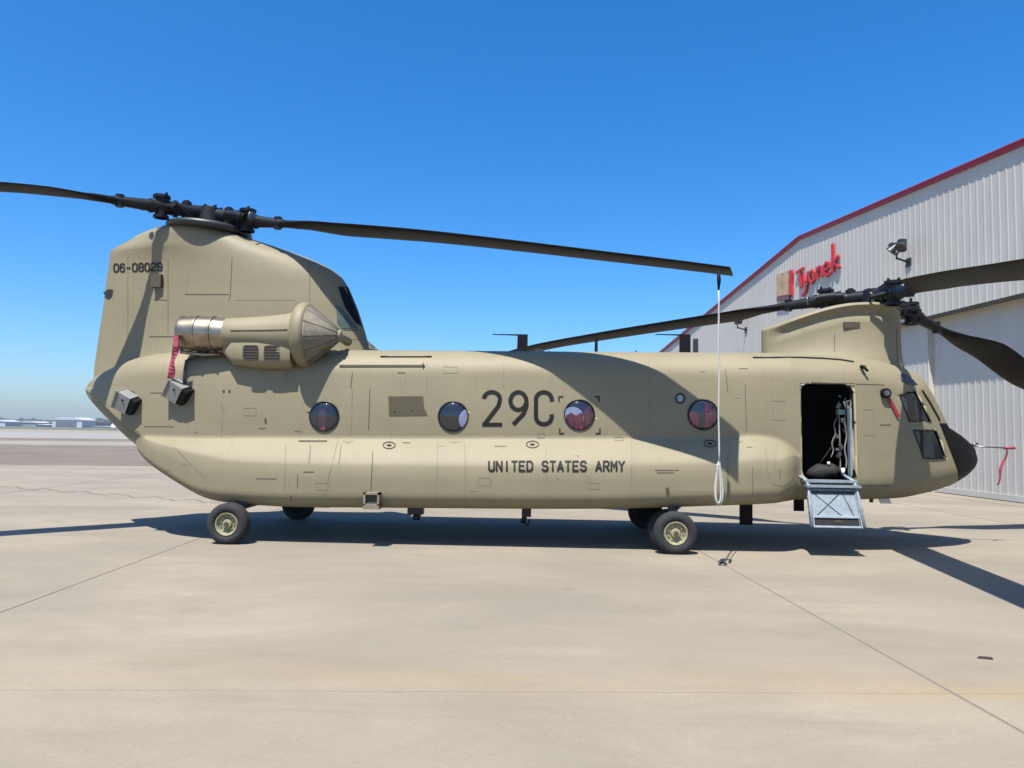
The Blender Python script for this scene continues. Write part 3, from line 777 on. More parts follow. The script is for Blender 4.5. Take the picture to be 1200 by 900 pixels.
for s in (-1, 1):
    g = MB(); g.rod((-.03, s*1.5, .30), (-.03, s*1.5, .95), .062, n=16); g.rod((-.03, s*1.34, Rw-.02), (-.03, s*1.68, Rw-.02), .05, n=12); g.rod((.0, s*1.5, .62), (.32, s*1.42, .9), .03, n=10)
    g.rod((-.03, s*1.5, .42), (-.03, s*1.5, .56), .08, n=16); g.box((-.09, s*1.5-.03, .45), (.07, s*1.5+.03, .52))
    gear = g.build('front_landing_gear', M['cover'], HELI); flat_angle(gear, 40)
    tag(gear, ('near' if s < 0 else 'far') + ' twin wheeled front landing gear')
    wheel((-.01, s*1.67, Rw-.012), Rw, .21, s, gear); wheel((-.05, s*1.33, Rw-.012), Rw, .21, s, gear)
    g = MB(); zt_ = .9
    g.rod((-6.72, s*1.48, zt_), (-6.76, s*1.5, .42), .055, n=14); g.rod((-6.76, s*1.5, .50), (-6.88, s*1.52, .31), .045, n=12); g.rod((-6.88, s*1.45, .31), (-6.88, s*1.65, .31), .045, n=12)
    g.rod((-6.70, s*1.5, .55), (-6.35, s*1.4, .66), .03, n=10); g.box((-6.84, s*1.5-.05, .58), (-6.64, s*1.5+.05, .70))
    gear = g.build('rear_landing_gear', M['cover'], HELI); flat_angle(gear, 40)
    tag(gear, ('near' if s < 0 else 'far') + ' single wheeled rear landing gear')
    wheel((-6.88, s*1.65, Rw-.015), Rw, .24, s, gear)

# ------------------------------------------------------------------ step door
stp = MB()
c0, c1 = at(947, 563, Y=-1.32), at(1007, 563, Y=-1.32); b0, b1 = at(952, 617, Y=-1.72), at(1014, 617, Y=-1.72)
x0, x1 = DOOR[0]+.03, DOOR[1]-.03; ztop, zbot = DOOR[2]-.02, at(980, 617, Y=-1.68).z; ytop, ybot = -1.42, -1.68
def sp(u, v, o=0):   # point on the sloping step panel
    p = Vector((lerp(x0, x1, u)+(u-.5)*.06*v, lerp(ytop, ybot, v), lerp(ztop, zbot, v))); return p+Vector((0, -1, -.35)).normalized()*o
def plate(mb, u0, u1, v0, v1, o0, o1, mi=0):
    q = [sp(u0, v0, o0), sp(u1, v0, o0), sp(u1, v1, o0), sp(u0, v1, o0)]; mb.prism(q, sp(0, 0, o1)-sp(0, 0, o0), mi)
STEP = plate(stp, .06, .94, .17, .80, 0, .012)
for (u0, u1, v0, v1) in ((0, .07, 0, 1), (.93, 1, 0, 1), (.07, .93, .15, .20), (.07, .93, .75, .79), (.07, .93, .98, 1.0)): plate(stp, u0, u1, v0, v1, -.02, .04)
step_o = stp.build('entry_step', M['step'], HELI); tag(step_o, 'blue grey folding entry step below the open door')
mb = MB(); mb.box((x0-.01, -1.48, ztop-.02), (x1+.02, -1.25, ztop+.018)); mb.box((x0-.03, -1.56, ztop-.09), (x1+.04, -1.42, ztop-.055)); mb.build('upper_tread', M['step'], step_o)
mb = MB(); plate(mb, .09, .91, .80, .975, 0, .01); mb.build('lower_tread', M['step_dark'], step_o)
mb = MB()
for a, b in (((.14, .28), (.62, .77)), ((.14, .76), (.62, .28)), ((.70, .28), (.84, .77))): mb.rod(sp(*a, .018), sp(*b, .018), .006, n=6)
mb.rod(sp(.08, .24, .03), sp(.92, .24, .03), .014, n=8); mb.rod(sp(.10, .03, .03), sp(.90, .03, .03), .012, n=8)
split(mb.build('brace', M['cover'], step_o))
mb = MB()
for u, sg in ((.02, -1), (.98, 1)):
    p = sp(u, .05, .05); mb.tube([p+Vector((-.06*sg*0-.12*(1 if sg > 0 else 1), .14, .14)), p+Vector((-.02, .05, .06)), p, sp(u, .5, .05), sp(u, .98, .05)], .022, 8)
    mb.box(sp(u, .33, .02)-Vector((.03, .03, .03)), sp(u, .33, .05)+Vector((.03, .01, .03))); mb.box(sp(u, .62, .02)-Vector((.03, .03, .03)), sp(u, .62, .05)+Vector((.03, .01, .03)))
split(mb.build('side_arm', M['step'], step_o))
mb = MB(); mb.box(sp(.46, .86, .01), sp(.60, .91, .02)); mb.build('label_plate', M['olive'], step_o)

# ------------------------------------------------------------------ fittings on the body
def dispenser(px, py, ang, label):
    c = surf(px, py, off=.10); mb = MB(); R_ = Matrix.Translation(c) @ Matrix.Rotation(radians(ang), 4, 'Y') @ Matrix.Rotation(radians(18), 4, 'X')
    mb.box((-.135, -.11, -.16), (.11, .10, .14), 0, R_); mb.box((.11, -.10, -.14), (.20, .12, .12), 1, R_); mb.box((-.155, -.125, -.165), (-.135, .08, .15), 0, R_)
    for z in (-.10, .10): mb.box((-.05, .05, z-.03), (.05, .26, z+.03), 1, R_)
    o = flat_angle(mb.build('flare_dispenser', [M['grey_box'], M['black']], HELI)); tag(o, label)
    mb = MB(); p = R_ @ Vector((0, -.112, .05)); mb.rod(p, p+Vector((0, -.01, 0)), .018, n=8); mb.build('knob', M['black'], o)
dispenser(154, 471, 28, 'tilted grey box dispenser at the end of the tail')
dispenser(212, 459, 32, 'tilted grey box dispenser below the exhaust')
mb = MB(); p = surf(217, 440, ALL, .03); q = surf(220, 450, ALL, .1)
mb.tube([surf(246, 414, ALL, .05), surf(232, 421, ALL, .05), surf(220, 425, ALL, .05), surf(218, 440, ALL, .06), surf(219, 452, ALL, .08)], .022, 8); mb.build('cable_conduit', M['cover'], HELI)
# roof antennas
def fin(px, pw, ptop, pbot, rod_to, name, Y=-.25, m='black'):
    a = at(px-pw/2, pbot+6, Y=Y); b = at(px+pw/2, ptop, Y=Y); mb = MB()
    mb.prism([(a.x, Y-.03, a.z), (b.x, Y-.03, a.z), (b.x, Y-.015, b.z), (a.x+.01, Y-.015, b.z)], (0, .05, 0))
    o = mb.build(name, M[m], HELI)
    if rod_to:
        c = at(rod_to, ptop+2, Y=Y); MB().rod((b.x-.02, Y, b.z-.012), (c.x, Y, b.z-.004), .016, .008, n=8).build('rod', M['black'], o)
    return o
fin(613-1, 13, 392, 414, 577, 'blade_antenna'); fin(802.5, 13, 392, 414, 768, 'blade_antenna'); fin(815, 6, 397, 411, None, 'small_antenna', 0, 'cover')
fin(698.5, 4, 396, 411, None, 'small_antenna'); fin(632, 12, 409, 413, None, 'antenna_base', -.2, 'cover'); fin(643, 2, 411, 415, None, 'small_antenna'); fin(745, 2, 411, 415, None, 'small_antenna')
mb = MB()
for a, b, zz_ in ((-1.55, -1.2, .02), (.55, 1.05, .03), (-.35, .1, .02)): mb.box((a, -.35, 3.10), (b, .3, 3.14+zz_))
split(flat_angle(mb.build('roof_hump', M['paint'], HELI)))
mb = MB(); p = surf(1008, 431, off=.03); mb.rod(p, p+Vector((.02, -.08, -.02)), .03, n=10); mb.rod(p+Vector((.0, -.07, 0)), p+Vector((.06, -.1, -.08)), .02, n=8); mb.build('formation_light', M['black'], HELI)
# pylon fittings
mb = MB(); p = surf(187, 329, ALL, .0); mb.box(p-Vector((.10, .10, .13)), p+Vector((.07, .02, .10))); flat_angle(mb.build('sensor_box', M['olive'], HELI))
mb = MB(); p = at(127, 343, Y=-.12); mb.prism([p+Vector((-.1, 0, 0)), p+Vector((.0, 0, .07)), p+Vector((.1, 0, .05)), p+Vector((.08, 0, -.08)), p+Vector((0, 0, -.1))], (0, .06, 0)); mb.build('tail_light', M['cover'], HELI)
mb = MB(); p = at(188, 268, Y=0); mb.lathe([(-.06, .05), (.0, .05), (.04, .03), (.05, .001)], p, (0, 0, 1), 12); mb.build('beacon', M['red'], HELI)
mb = MB(); patch(mb, [(396, 336), (407, 336), (418, 364), (424, 383), (416, 378), (404, 360)], [AP_BVH], .008)
both_sides(mb, 'inlet_grille', M['black'], HELI); mb = MB(); patch(mb, [(394, 356), (401, 361), (412, 376), (420, 385), (400, 385), (395, 378)], [AP_BVH], .010); both_sides(mb, 'inlet_pane', M['green_pane'], HELI)
mb = MB(); p = at(999, 381, Y=-.50); mb.box(p-Vector((.15, .02, .05)), p+Vector((.12, .03, .05))); mb.build('pylon_vent', M['olive'], HELI)
# underside
mb = MB(); a = at(866, 586, Y=-.7); b = at(881, 615, Y=-.7); mb.box((a.x, -.75, b.z), (b.x, -.72, .85)); mb.box((a.x-.06, -.8, .74), (b.x+.05, -.68, .80)); mb.build('belly_antenna', M['black'], HELI)
mb = MB(); a = at(930, 586, Y=.3); b = at(942, 599, Y=.3); mb.box((a.x, .28, b.z), (b.x, .31, .85)); mb.build('belly_antenna', M['black'], HELI)
mb = MB(); c = at(617, 602, Y=-.2); mb.box(c+Vector((-.08, -.06, -.05)), c+Vector((.08, .06, .14))); mb.rod(c+Vector((-.03, 0, -.05)), c+Vector((-.07, 0, -.16)), .045, n=10); mb.tube([c+Vector((-.06, 0, -.1)), c+Vector((.02, 0, -.2)), c+Vector((.06, 0, -.1))], .02, 8); mb.build('cargo_hook', M['cover'], HELI)
mb = MB(); c = at(488, 601, Y=-.6); mb.box(c+Vector((-.14, -.08, -.02)), c+Vector((.12, .08, .12))); mb.rod(c+Vector((-.05, 0, -.07)), c+Vector((.07, 0, -.07)), .05, n=10); mb.build('belly_light', M['cover'], HELI)
mb = MB(); mb.box((-6.4, -.3, .44), (-5.7, .5, .57)); mb.box((-6.3, -.6, .5), (-6.05, -.4, .6)); mb.build('ramp_actuator', M['cover'], HELI)
mb = MB(); c = at(1021, 585, Y=-.8); mb.rod(c+Vector((0, 0, .1)), c+Vector((0, 0, -.05)), .03, n=10); mb.build('belly_drain', M['cover'], HELI)
mb = MB(); a = at(1030, 577, Y=-.6); mb.prism([a+Vector((-.06, 0, .05)), a+Vector((.12, 0, .05)), a+Vector((.2, 0, -.18)), a+Vector((.03, 0, -.18))], (0, .03, 0)); mb.build('belly_fin', M['white'], HELI)
mb = MB(); c0 = at(427, 577, Y=-1.78); c1 = at(445, 592, Y=-1.78)
mb.box((c0.x, -1.84, c1.z), (c0.x+.03, -1.6, c0.z)); mb.box((c1.x-.03, -1.84, c1.z), (c1.x, -1.6, c0.z)); mb.box((c0.x, -1.84, c0.z-.03), (c1.x, -1.6, c0.z)); mb.box((c0.x, -1.84, c1.z-.06), (c1.x, -1.55, c1.z+.02)); mb.box((c0.x+.03, -1.79, c1.z), (c1.x-.03, -1.6, c0.z-.03), 1)
mb.build('foot_step', [M['seam_light'], M['seam']], HELI)
# nose probe
mb = MB(); p = at(1146, 523, Y=0); q = at(1178, 525, Y=0); mb.rod(p-Vector((.1, 0, 0)), q, .012, n=8); mb.rod(p+Vector((-.1, 0, .02)), p+Vector((.0, 0, .05)), .02, n=8); mb.build('pitot_probe', M['hub_light'], HELI)
MB().rod(q-Vector((.02, 0, 0)), q+Vector((.16, 0, .0)), .022, n=8).build('probe_cover', M['red'], HELI)
rb = MB(); top = q+Vector((.03, 0, -.02))
def streamer(mb, top, length, w_, sway=.02, n=10):
    L = [top+Vector((sway*sin(k*.9)-.012*k, .01*k, -length*k/n)) for k in range(n+1)]; vs = []
    for k, p in enumerate(L):
        tw = .5*sin(k*.8+1); vs += [p-Vector((w_/2*cos(tw), w_/2*sin(tw), 0)), p+Vector((w_/2*cos(tw), w_/2*sin(tw), 0))]
    b = len(vs); vs += [v+Vector((0, .004, 0)) for v in vs]
    fs = [(2*k, 2*k+1, 2*k+3, 2*k+2) for k in range(n)] + [(b+2*k, b+2*k+2, b+2*k+3, b+2*k+1) for k in range(n)]
    fs += [(2*k, 2*k+2, b+2*k+2, b+2*k) for k in range(n)] + [(2*k+1, b+2*k+1, b+2*k+3, 2*k+3) for k in range(n)]
    mb.add(vs, fs, 0, False)
streamer(rb, top, .62, .045); rb.rod(top, top+Vector((0, 0, -.06)), .01, n=6)
o = rb.build('warning_streamer', M['pink']); tag(o, 'thin faded red streamer hanging from the probe at the nose', 'streamer', 'red warning streamers on the helicopter')
rb = MB(); top = at(206, 405, Y=-1.62); streamer(rb, top, .52, .10, .012); rb.box(top-Vector((.04, .01, .02)), top+Vector((.04, .012, .16)))
o = rb.build('warning_streamer', M['pink']); tag(o, 'wide pink red streamer hanging from the steel engine exhaust', 'streamer', 'red warning streamers on the helicopter')
rb = MB(); a = surf(1039, 464, off=.03); b = surf(1052, 489, off=.03); d_ = (b-a); sd = Vector((.022, 0, .012))
rb.prism([a-sd, a+sd, b+sd, b-sd], (0, .006, 0)); o = rb.build('warning_streamer', M['red']); tag(o, 'short red strap lying slanted beside the cockpit window', 'streamer', 'red warning streamers on the helicopter')
mb = MB(); p = surf(1036, 461, off=.03); mb.rod(p+Vector((0, .05, 0)), p-Vector((0, .05, 0)), .075, n=20); mb.build('side_sensor', M['black'], HELI)
mb = MB(); mb.rod(p-Vector((0, .05, 0)), p-Vector((0, .062, 0)), .045, n=20); mb.build('side_sensor_lens', M['hub_light'], HELI)

# ------------------------------------------------------------------ seams, rails and panels
sm = MB()
for a, b, w_ in (((413, 437), (411, 455), .9), ((433.5, 456), (432, 503), .8), ((437, 529), (434.5, 577), .9), ((349, 556), (348.5, 572), .8), ((341, 580), (341, 588), 1), ((364, 522), (362, 543), .6),
                 ((400, 522), (397, 544), .6), ((355, 553), (368, 553), .8), ((300, 561), (324, 561), .6), ((169, 500), (204, 500), .6), ((850, 432), (853, 460), .7), ((873, 450), (875, 505), .7), ((866, 432), (876, 432), .7),
                 ((875, 524), (882, 524), .6), ((882, 547), (882, 580), .5), ((853, 532), (853, 588), .6), ((1003, 450), (1036, 451), .6), ((1002, 569), (1043, 569), .7), ((914, 550), (914, 562), .5), ((350, 517), (383, 517), 1.8)):
    stroke(sm, [a, b], w_)
o = sm.build('panel_seam', M['seam'], HELI); tag(o, kind='stuff')
sm = MB()
for a, b in (((513, 518), (511, 588)), ((545, 518), (545, 589)), ((413, 455), (411, 510)), ((470, 440), (470, 460)), ((1003, 455), (1007, 560)), ((640, 518), (640, 585)), ((740, 518), (740, 585)), ((260, 470), (260, 512)), ((335, 520), (333, 575)), ((200, 520), (240, 560)), ((500, 425), (501, 462)), ((590, 425), (590, 455)), ((760, 425), (762, 510)), ((905, 440), (906, 505)), ((395, 520), (380, 580)), ((910, 522), (906, 575))):
    stroke(sm, [a, b], .7)
rg = random.Random(11)
for k in range(46):
    x, y = rg.uniform(150, 1035), rg.choice([rg.uniform(425, 512), rg.uniform(520, 580)])
    if 560 < x < 735 and (455 < y < 500 or 538 < y < 556) or 935 < x < 1010: continue
    if any(math.hypot(x-a_, y-b_) < 24 for a_, b_ in WIN): continue
    if rg.random() < .5: stroke(sm, [(x, y), (x+rg.uniform(3, 9), y)], rg.uniform(.5, 1.1))
    else: stroke(sm, [(x, y), (x+rg.uniform(-1, 1), y+rg.uniform(5, 16))], rg.uniform(.35, .7))
for x, y, a_, b_ in ((150, 505, 12, 6), (286, 478, 14, 9), (520, 430, 16, 7), (630, 508, 8, 5), (720, 512, 10, 4), (905, 470, 16, 22), (560, 560, 14, 9), (370, 566, 16, 8), (690, 566, 12, 7), (1012, 480, 12, 30)):
    stroke(sm, [(x, y), (x+a_, y), (x+a_, y+b_), (x, y+b_)], .55, closed=True)
stroke(sm, [(897, 520), (899, 550), (905, 567), (918, 570), (929, 562), (932, 545)], .7)
tag(sm.build('faint_seam', M['seam_light'], HELI), kind='stuff')
sm = MB()
for a, b, w_ in (((217, 345), (268, 345), .8), ((272, 302), (270, 345), .7), ((270, 345), (268, 352), .6), ((175, 394.5), (205, 394.5), .9), ((180, 351), (196, 352), .6), ((197, 305), (197, 390), .4), ((363, 300), (363, 380), .4), ((402, 387), (420, 387), .7), ((403, 398), (428, 398), .4), ((276, 352), (345, 352), .3), ((150, 300), (150, 400), .3)):
    stroke(sm, [a, b], w_, [AP_BVH])
for a, b, w_ in (((978, 392), (978, 412), .8), ((935, 417), (1000, 421), .4), ((1050, 385), (1052, 425), .5)):
    stroke(sm, [a, b], w_, [FP_BVH])
tag(sm.build('pylon_seam', M['seam'], HELI), kind='stuff')
def rail(pts, wpx, m, name, off=.02):
    mb = MB(); P = [surf(x, y, off=off) for x, y in pts]; mb.tube(P, wpx*.0055, 6); return mb.build(name, m, HELI)
rail([(x, 429+(0 if x < 470 else 0)) for x in range(398, 499, 10)], 2.0, M['olive'], 'drip_rail'); rail([(496, 426), (496, 431)], 2, M['olive'], 'rail_end')  # drip rail with its shade put into the dark olive colour
rail([(x, 418.3) for x in range(446, 508, 10)], 2.2, M['cover'], 'gap_shadow', .012)  # dark strip painting in the shadow of the roof fairing gap
rail([(882, 419.5), (910, 419.3), (940, 419.4), (965, 420.5), (985, 422), (1000, 424.5)], 2.3, M['cover'], 'gap_shadow', .012)  # forward run of the same painted gap shadow
rail([(x, 449.6) for x in range(937, 1004, 8)], 1.0, M['cover'], 'door_rail')
mb = MB(); patch(mb, [(455, 464.5), (496, 464.5), (497, 478), (500, 483), (501, 487), (456, 487.5)], off=.006); o = mb.build('access_panel', M['olive'], HELI); tag(o, 'dark olive access panel')
mb = MB()
for x, y in ((462, 481), (482, 480)): p = surf(x, y, off=.01); mb.rod(p, p-Vector((0, .01, 0)), .012, n=8)
split(mb.build('screw', M['hub_light'], o))
mb = MB(); patch(mb, [(312, 435), (335, 435), (335.5, 443), (313, 443)], off=.012); mb.build('vent_cover', M['paint'], HELI)
mb = MB(); p = surf(311, 491, off=.01); mb.rod(p, p-Vector((0, .02, 0)), .018, n=8); p = surf(737, 483); mb.rod(p, p-Vector((0, .02, 0)), .012, n=8); split(mb.build('rivet_head', M['hub_light'], HELI))
mb = MB(); p = surf(782, 573, off=.0); mb.rod(p, p-Vector((0, .03, 0)), .025, n=8); p = surf(262, 458); mb.rod(p, p-Vector((0, .01, 0)), .018, n=8); p = surf(269, 458); mb.rod(p, p-Vector((0, .01, 0)), .018, n=8); split(mb.build('drain_port', M['olive'], HELI))
# raised bumps on the pod line
for px in (408, 533, 865):
    p = surf(px, 517, off=-.05)
    if p: MB().lathe([(-.2, .002), (-.17, .04), (0, .07), (.17, .04), (.2, .002)], p, (1, 0, 0), 16).build('bump_fairing', M['paint'], HELI)

# ------------------------------------------------------------------ lettering on the hull (strokes in photo px laid on the skin)
def arc(cx_, cy_, rx, ry, a0, a1, n=10): return [(cx_+rx*cos(radians(lerp(a0, a1, i/n))), cy_-ry*sin(radians(lerp(a0, a1, i/n)))) for i in range(n+1)]
G = {  # unit box, y down; block letters with cut corners
 '0': [[(.25,0),(.75,0),(1,.2),(1,.8),(.75,1),(.25,1),(0,.8),(0,.2),(.25,0)]],
 '6': [[(1,.15),(.75,0),(.25,0),(0,.2),(0,.8),(.25,1),(.75,1),(1,.8),(1,.6),(.75,.42),(.25,.42),(0,.55)]],
 '8': [[(.25,0),(.75,0),(1,.15),(1,.35),(.8,.48),(1,.62),(1,.85),(.75,1),(.25,1),(0,.85),(0,.62),(.2,.48),(0,.35),(0,.15),(.25,0)],[(.2,.48),(.8,.48)]],
 '-': [[(.1,.55),(.9,.55)]],
 'U': [[(0,0),(0,.8),(.25,1),(.75,1),(1,.8),(1,0)]], 'N': [[(0,1),(0,0),(1,1),(1,0)]], 'I': [[(.5,0),(.5,1)]], 'T': [[(0,0),(1,0)],[(.5,0),(.5,1)]],
 'E': [[(1,0),(0,0),(0,1),(1,1)],[(0,.48),(.8,.48)]], 'D': [[(0,0),(.7,0),(1,.25),(1,.75),(.7,1),(0,1),(0,0)]],
 'S': [[(1,.18),(.75,0),(.25,0),(0,.18),(0,.32),(.22,.48),(.78,.52),(1,.68),(1,.82),(.75,1),(.25,1),(0,.82)]],
 'A': [[(0,1),(.5,0),(1,1)],[(.2,.68),(.8,.68)]], 'R': [[(0,1),(0,0),(.75,0),(1,.15),(1,.38),(.75,.52),(0,.52)],[(.5,.52),(1,1)]],
 'M': [[(0,1),(0,0),(.5,.6),(1,0),(1,1)]], 'Y': [[(0,0),(.5,.5),(1,0)],[(.5,.5),(.5,1)]],
 '2': [[(0,.2),(.25,0),(.75,0),(1,.2),(1,.38),(0,.85),(0,1),(1,1)]], '9': [[(0,.85),(.25,1),(.75,1),(1,.8),(1,.2),(.75,0),(.25,0),(0,.18),(0,.4),(.25,.56),(.75,.56),(1,.45)]]}
def text(mb, s, x0, x1, y0, y1, wpx, trees, ratio=.72, dy=0):
    n = len(s); adv = (x1-x0+ (1-ratio)*(x1-x0)/n)/n
    for i, ch in enumerate(s):
        if ch == ' ': continue
        gx = x0+i*adv; gw = adv*ratio; yy = dy*i
        for pl in G[ch]:
            st = [(gx+p[0]*gw, y0+yy+p[1]*(y1-y0)) for p in pl]
            for q in range(len(st)-1):
                a, b = st[q], st[q+1]; l = math.hypot(b[0]-a[0], b[1]-a[1]); e = wpx*.3/(l or 1)
                stroke(mb, [(a[0]-(b[0]-a[0])*e, a[1]-(b[1]-a[1])*e), (b[0]+(b[0]-a[0])*e, b[1]+(b[1]-a[1])*e)], wpx, trees, off=.009+.0005*(q % 3), step=2)
mb = MB()
text(mb, 'UNITED STATES ARMY', 573, 731.5, 541, 551.5, 2.15, [HULL_BVH], .68)
tag(mb.build('lettering', M['marking_worn'], HELI), 'dark block lettering reading UNITED STATES ARMY')
mb = MB(); text(mb, '06-08029', 134, 190, 309.5, 318.5, 1.5, [AP_BVH], .7, -.2); tag(mb.build('lettering', M['marking'], HELI), 'serial number 06-08029 on the tail')
mb = MB()
H = [HULL_BVH]
two = arc(576.5, 468, 9.5, 8.5, 175, -20, 12) + [(584, 476), (567.5, 497.5)]
stroke(mb, two, 5, H, .005, 2); stroke(mb, [(565, 497.6), (588.5, 497.6)], 4.6, H, .0055)
stroke(mb, arc(607.5, 470, 9.3, 10.3, 0, 360, 26)[:-1], 5, H, .005, 2, closed=True); stroke(mb, [(617, 470), (617, 476), (613.5, 485), (601.5, 497.5)], 5, H, .0055, 2)
stroke(mb, [(647, 470.5), (646.5, 467)] + arc(637.3, 468, 9.2, 8.3, 10, 180, 12) + arc(637.3, 488.5, 9.2, 8.7, 180, 360, 14) + [(646.5, 485.5)], 5, H, .005, 2)
tag(mb.build('unit_number', M['marking'], HELI), 'large dark painted number 29C')
mb = MB()
for x, y, sx, sy in ((655, 465, 1, 1), (702, 465, -1, 1), (656, 508, 1, -1), (703, 508, -1, -1)):
    stroke(mb, [(x, y+6*sy), (x, y)], 1.6, H, .005); stroke(mb, [(x-.8*sx, y), (x+5*sx, y)], 1.6, H, .0055)
for x, y in ((456, 522), (624, 521), (832, 520)):
    stroke(mb, arc(x, y, 7, 3.9, 0, 360, 24)[:-1], 1.1, H, .005, 2, closed=True); patch(mb, arc(x, y, 3, 1.4, 0, 360, 10)[:-1], H, .005, 2)
stroke(mb, arc(797, 467, 5.2, 5.6, 0, 360, 24)[:-1], 1.6, H, .006, 2, closed=True)
for x0_, y_, n_ in ((176, 460.5, 6), (472, 519, 4), (580, 523, 6), (768, 551, 12), (770, 554, 9), (1031, 498, 6), (303, 502, 4), (466, 437, 4)):
    for k in range(n_): stroke(mb, [(x0_+2.3*k, y_), (x0_+2.3*k+1.4, y_)], 1.1, H, .005)
tag(mb.build('stencil_mark', M['marking_worn'], HELI), kind='stuff')
mb = MB(); patch(mb, arc(797, 467, 3.6, 4, 0, 360, 14)[:-1], H, .007, 2); mb.build('marking_disc', M['pale'], HELI)

# ------------------------------------------------------------------ rope from the blade tip
tip = at(842, 320, Y=-2.98); low = at(841, 545, Y=-2.98)
tip = Vector((tip.x, -2.98, tip.z))
mb = MB(); L = [Vector((tip.x+.004*sin(k*1.3), tip.y, lerp(tip.z-.22, low.z, k/12))) for k in range(13)]
mb.tube(L, .012, 8)
for q, wdt in ((0, .05), (1, .08), (2, .065)):
    loopp = []
    for k in range(22):
        a = 2*pi*k/22; loopp.append(Vector((low.x+.004+wdt*sin(a)*(1.15-.75*cos(a))*.5+.01*q, low.y+.02*q-.02, low.z-.24+(.27+.015*q)*cos(a))))
    mb.tube(loopp, .012, 6, closed=True)
for k in range(4): mb.lathe([(-.012, .02), (0, .034), (.012, .02)], low+Vector((0, 0, .0-.02*k)), (0, 0, 1), 10)
rope = mb.build('tie_down_rope', M['rope']); tag(rope, 'white rope hanging from the long rear blade tip with its coil at the belly', 'rope')
mb = MB(); mb.tube([tip+Vector((0, 0, .03)), tip+Vector((.006, 0, -.1)), tip+Vector((0, 0, -.24))], [.02, .028, .012], 8); mb.build('hook', M['black'], rope)

# ------------------------------------------------------------------ ground
def concrete(name, base=(.226, .199, .150), tint=1.):
    m = bpy.data.materials.new(name); m.use_nodes = True; nt = m.node_tree; b = nt.nodes['Principled BSDF']
    g = N(nt, 'ShaderNodeNewGeometry').outputs['Position']
    big = noise(nt, mapping(nt, g, (.22, .42, 1)), 1, 6, .62, .4); mid = noise(nt, mapping(nt, g, (.5, 1.1, 1), loc=(7, 3, 0)), 1.3, 6, .68, .6)
    fine = noise(nt, g, 26, 4, .75); spk = noise(nt, g, 130, 2, .6)
    B = base
    c = mixc(nt, ramp(nt, big, .36, .66), (B[0]*.80, B[1]*.80, B[2]*.82), (B[0]*1.10, B[1]*1.08, B[2]*1.05))
    c = mixc(nt, ramp(nt, mid, .46, .72, 0, .75), c, (B[0]*.78, B[1]*.765, B[2]*.75))
    st = noise(nt, mapping(nt, g, (.35, 1.6, 1), loc=(3, 9, 0)), 1.2, 6, .7, .5)
    sp = N(nt, 'ShaderNodeSeparateXYZ'); nt.links.new(g, sp.inputs[0])
    # rusty orange stain along one joint
    yb = N(nt, 'ShaderNodeMath', operation='ADD'); yb.inputs[1].default_value = 7.6; nt.links.new(sp.outputs[1], yb.inputs[0])
    ya = N(nt, 'ShaderNodeMath', operation='ABSOLUTE'); nt.links.new(yb.outputs[0], ya.inputs[0])
    band = ramp(nt, ya.outputs[0], .1, .75, 1, 0); sn = ramp(nt, st, .38, .66, .0, .5)
    mu = N(nt, 'ShaderNodeMath', operation='MULTIPLY'); nt.links.new(band, mu.inputs[0]); nt.links.new(sn, mu.inputs[1])
    c = mixc(nt, mu.outputs[0], c, (.27, .19, .10))
    c = mixc(nt, ramp(nt, st, .62, .8, 0, .35), c, (.225, .18, .12))
    c = mixc(nt, ramp(nt, fine, .3, .72, 0, .26), c, (.10, .09, .075))
    c = mixc(nt, ramp(nt, spk, .58, .74, 0, .34), c, (.10, .09, .08))
    # dark drips and tyre scuffs
    sc = noise(nt, mapping(nt, g, (.12, 1.9, 1), rot=(0, 0, .12), loc=(1, 5, 0)), 1, 5, .6, .2)
    c = mixc(nt, ramp(nt, sc, .60, .74, 0, .32), c, (.115, .108, .10))
    dr = N(nt, 'ShaderNodeTexVoronoi'); dr.inputs['Scale'].default_value = .55; nt.links.new(g, dr.inputs['Vector'])
    c = mixc(nt, ramp(nt, dr.outputs['Distance'], .02, .07, .5, 0), c, (.10, .09, .08))
    nt.links.new(c, b.inputs['Base Color']); b.inputs['Roughness'].default_value = .88; b.inputs['Specular IOR Level'].default_value = .3
    bp = N(nt, 'ShaderNodeBump'); bp.inputs['Strength'].default_value = .35; bp.inputs['Distance'].default_value = .01
    nt.links.new(fine, bp.inputs['Height']); nt.links.new(bp.outputs[0], b.inputs['Normal'])
    return m
M['concrete'] = concrete('apron concrete'); M['joint'] = mat('joint filler', (.19, .168, .132), .9)
M['asphalt'] = mat('brown grey taxiway', (.144, .112, .080), .9, var=.22, vscale=.18)
M['light_strip'] = mat('pale runway concrete', (.24, .225, .20), .9, var=.1, vscale=.05)
M['grass'] = mat('dry green grass', (.09, .10, .045), .95, var=.3, vscale=.03)
M['crack'] = mat('crack sealant', (.13, .10, .06), .9, var=.4, vscale=2)
gr = MB(); gr.add([(-5000, -600, -.004), (5000, -600, -.004), (5000, 6000, -.004), (-5000, 6000, -.004)], [(0, 1, 2, 3)])
tag(gr.build('ground', M['joint']), kind='structure')
apr = MB(); S0 = 7.93; ang = radians(4.4)
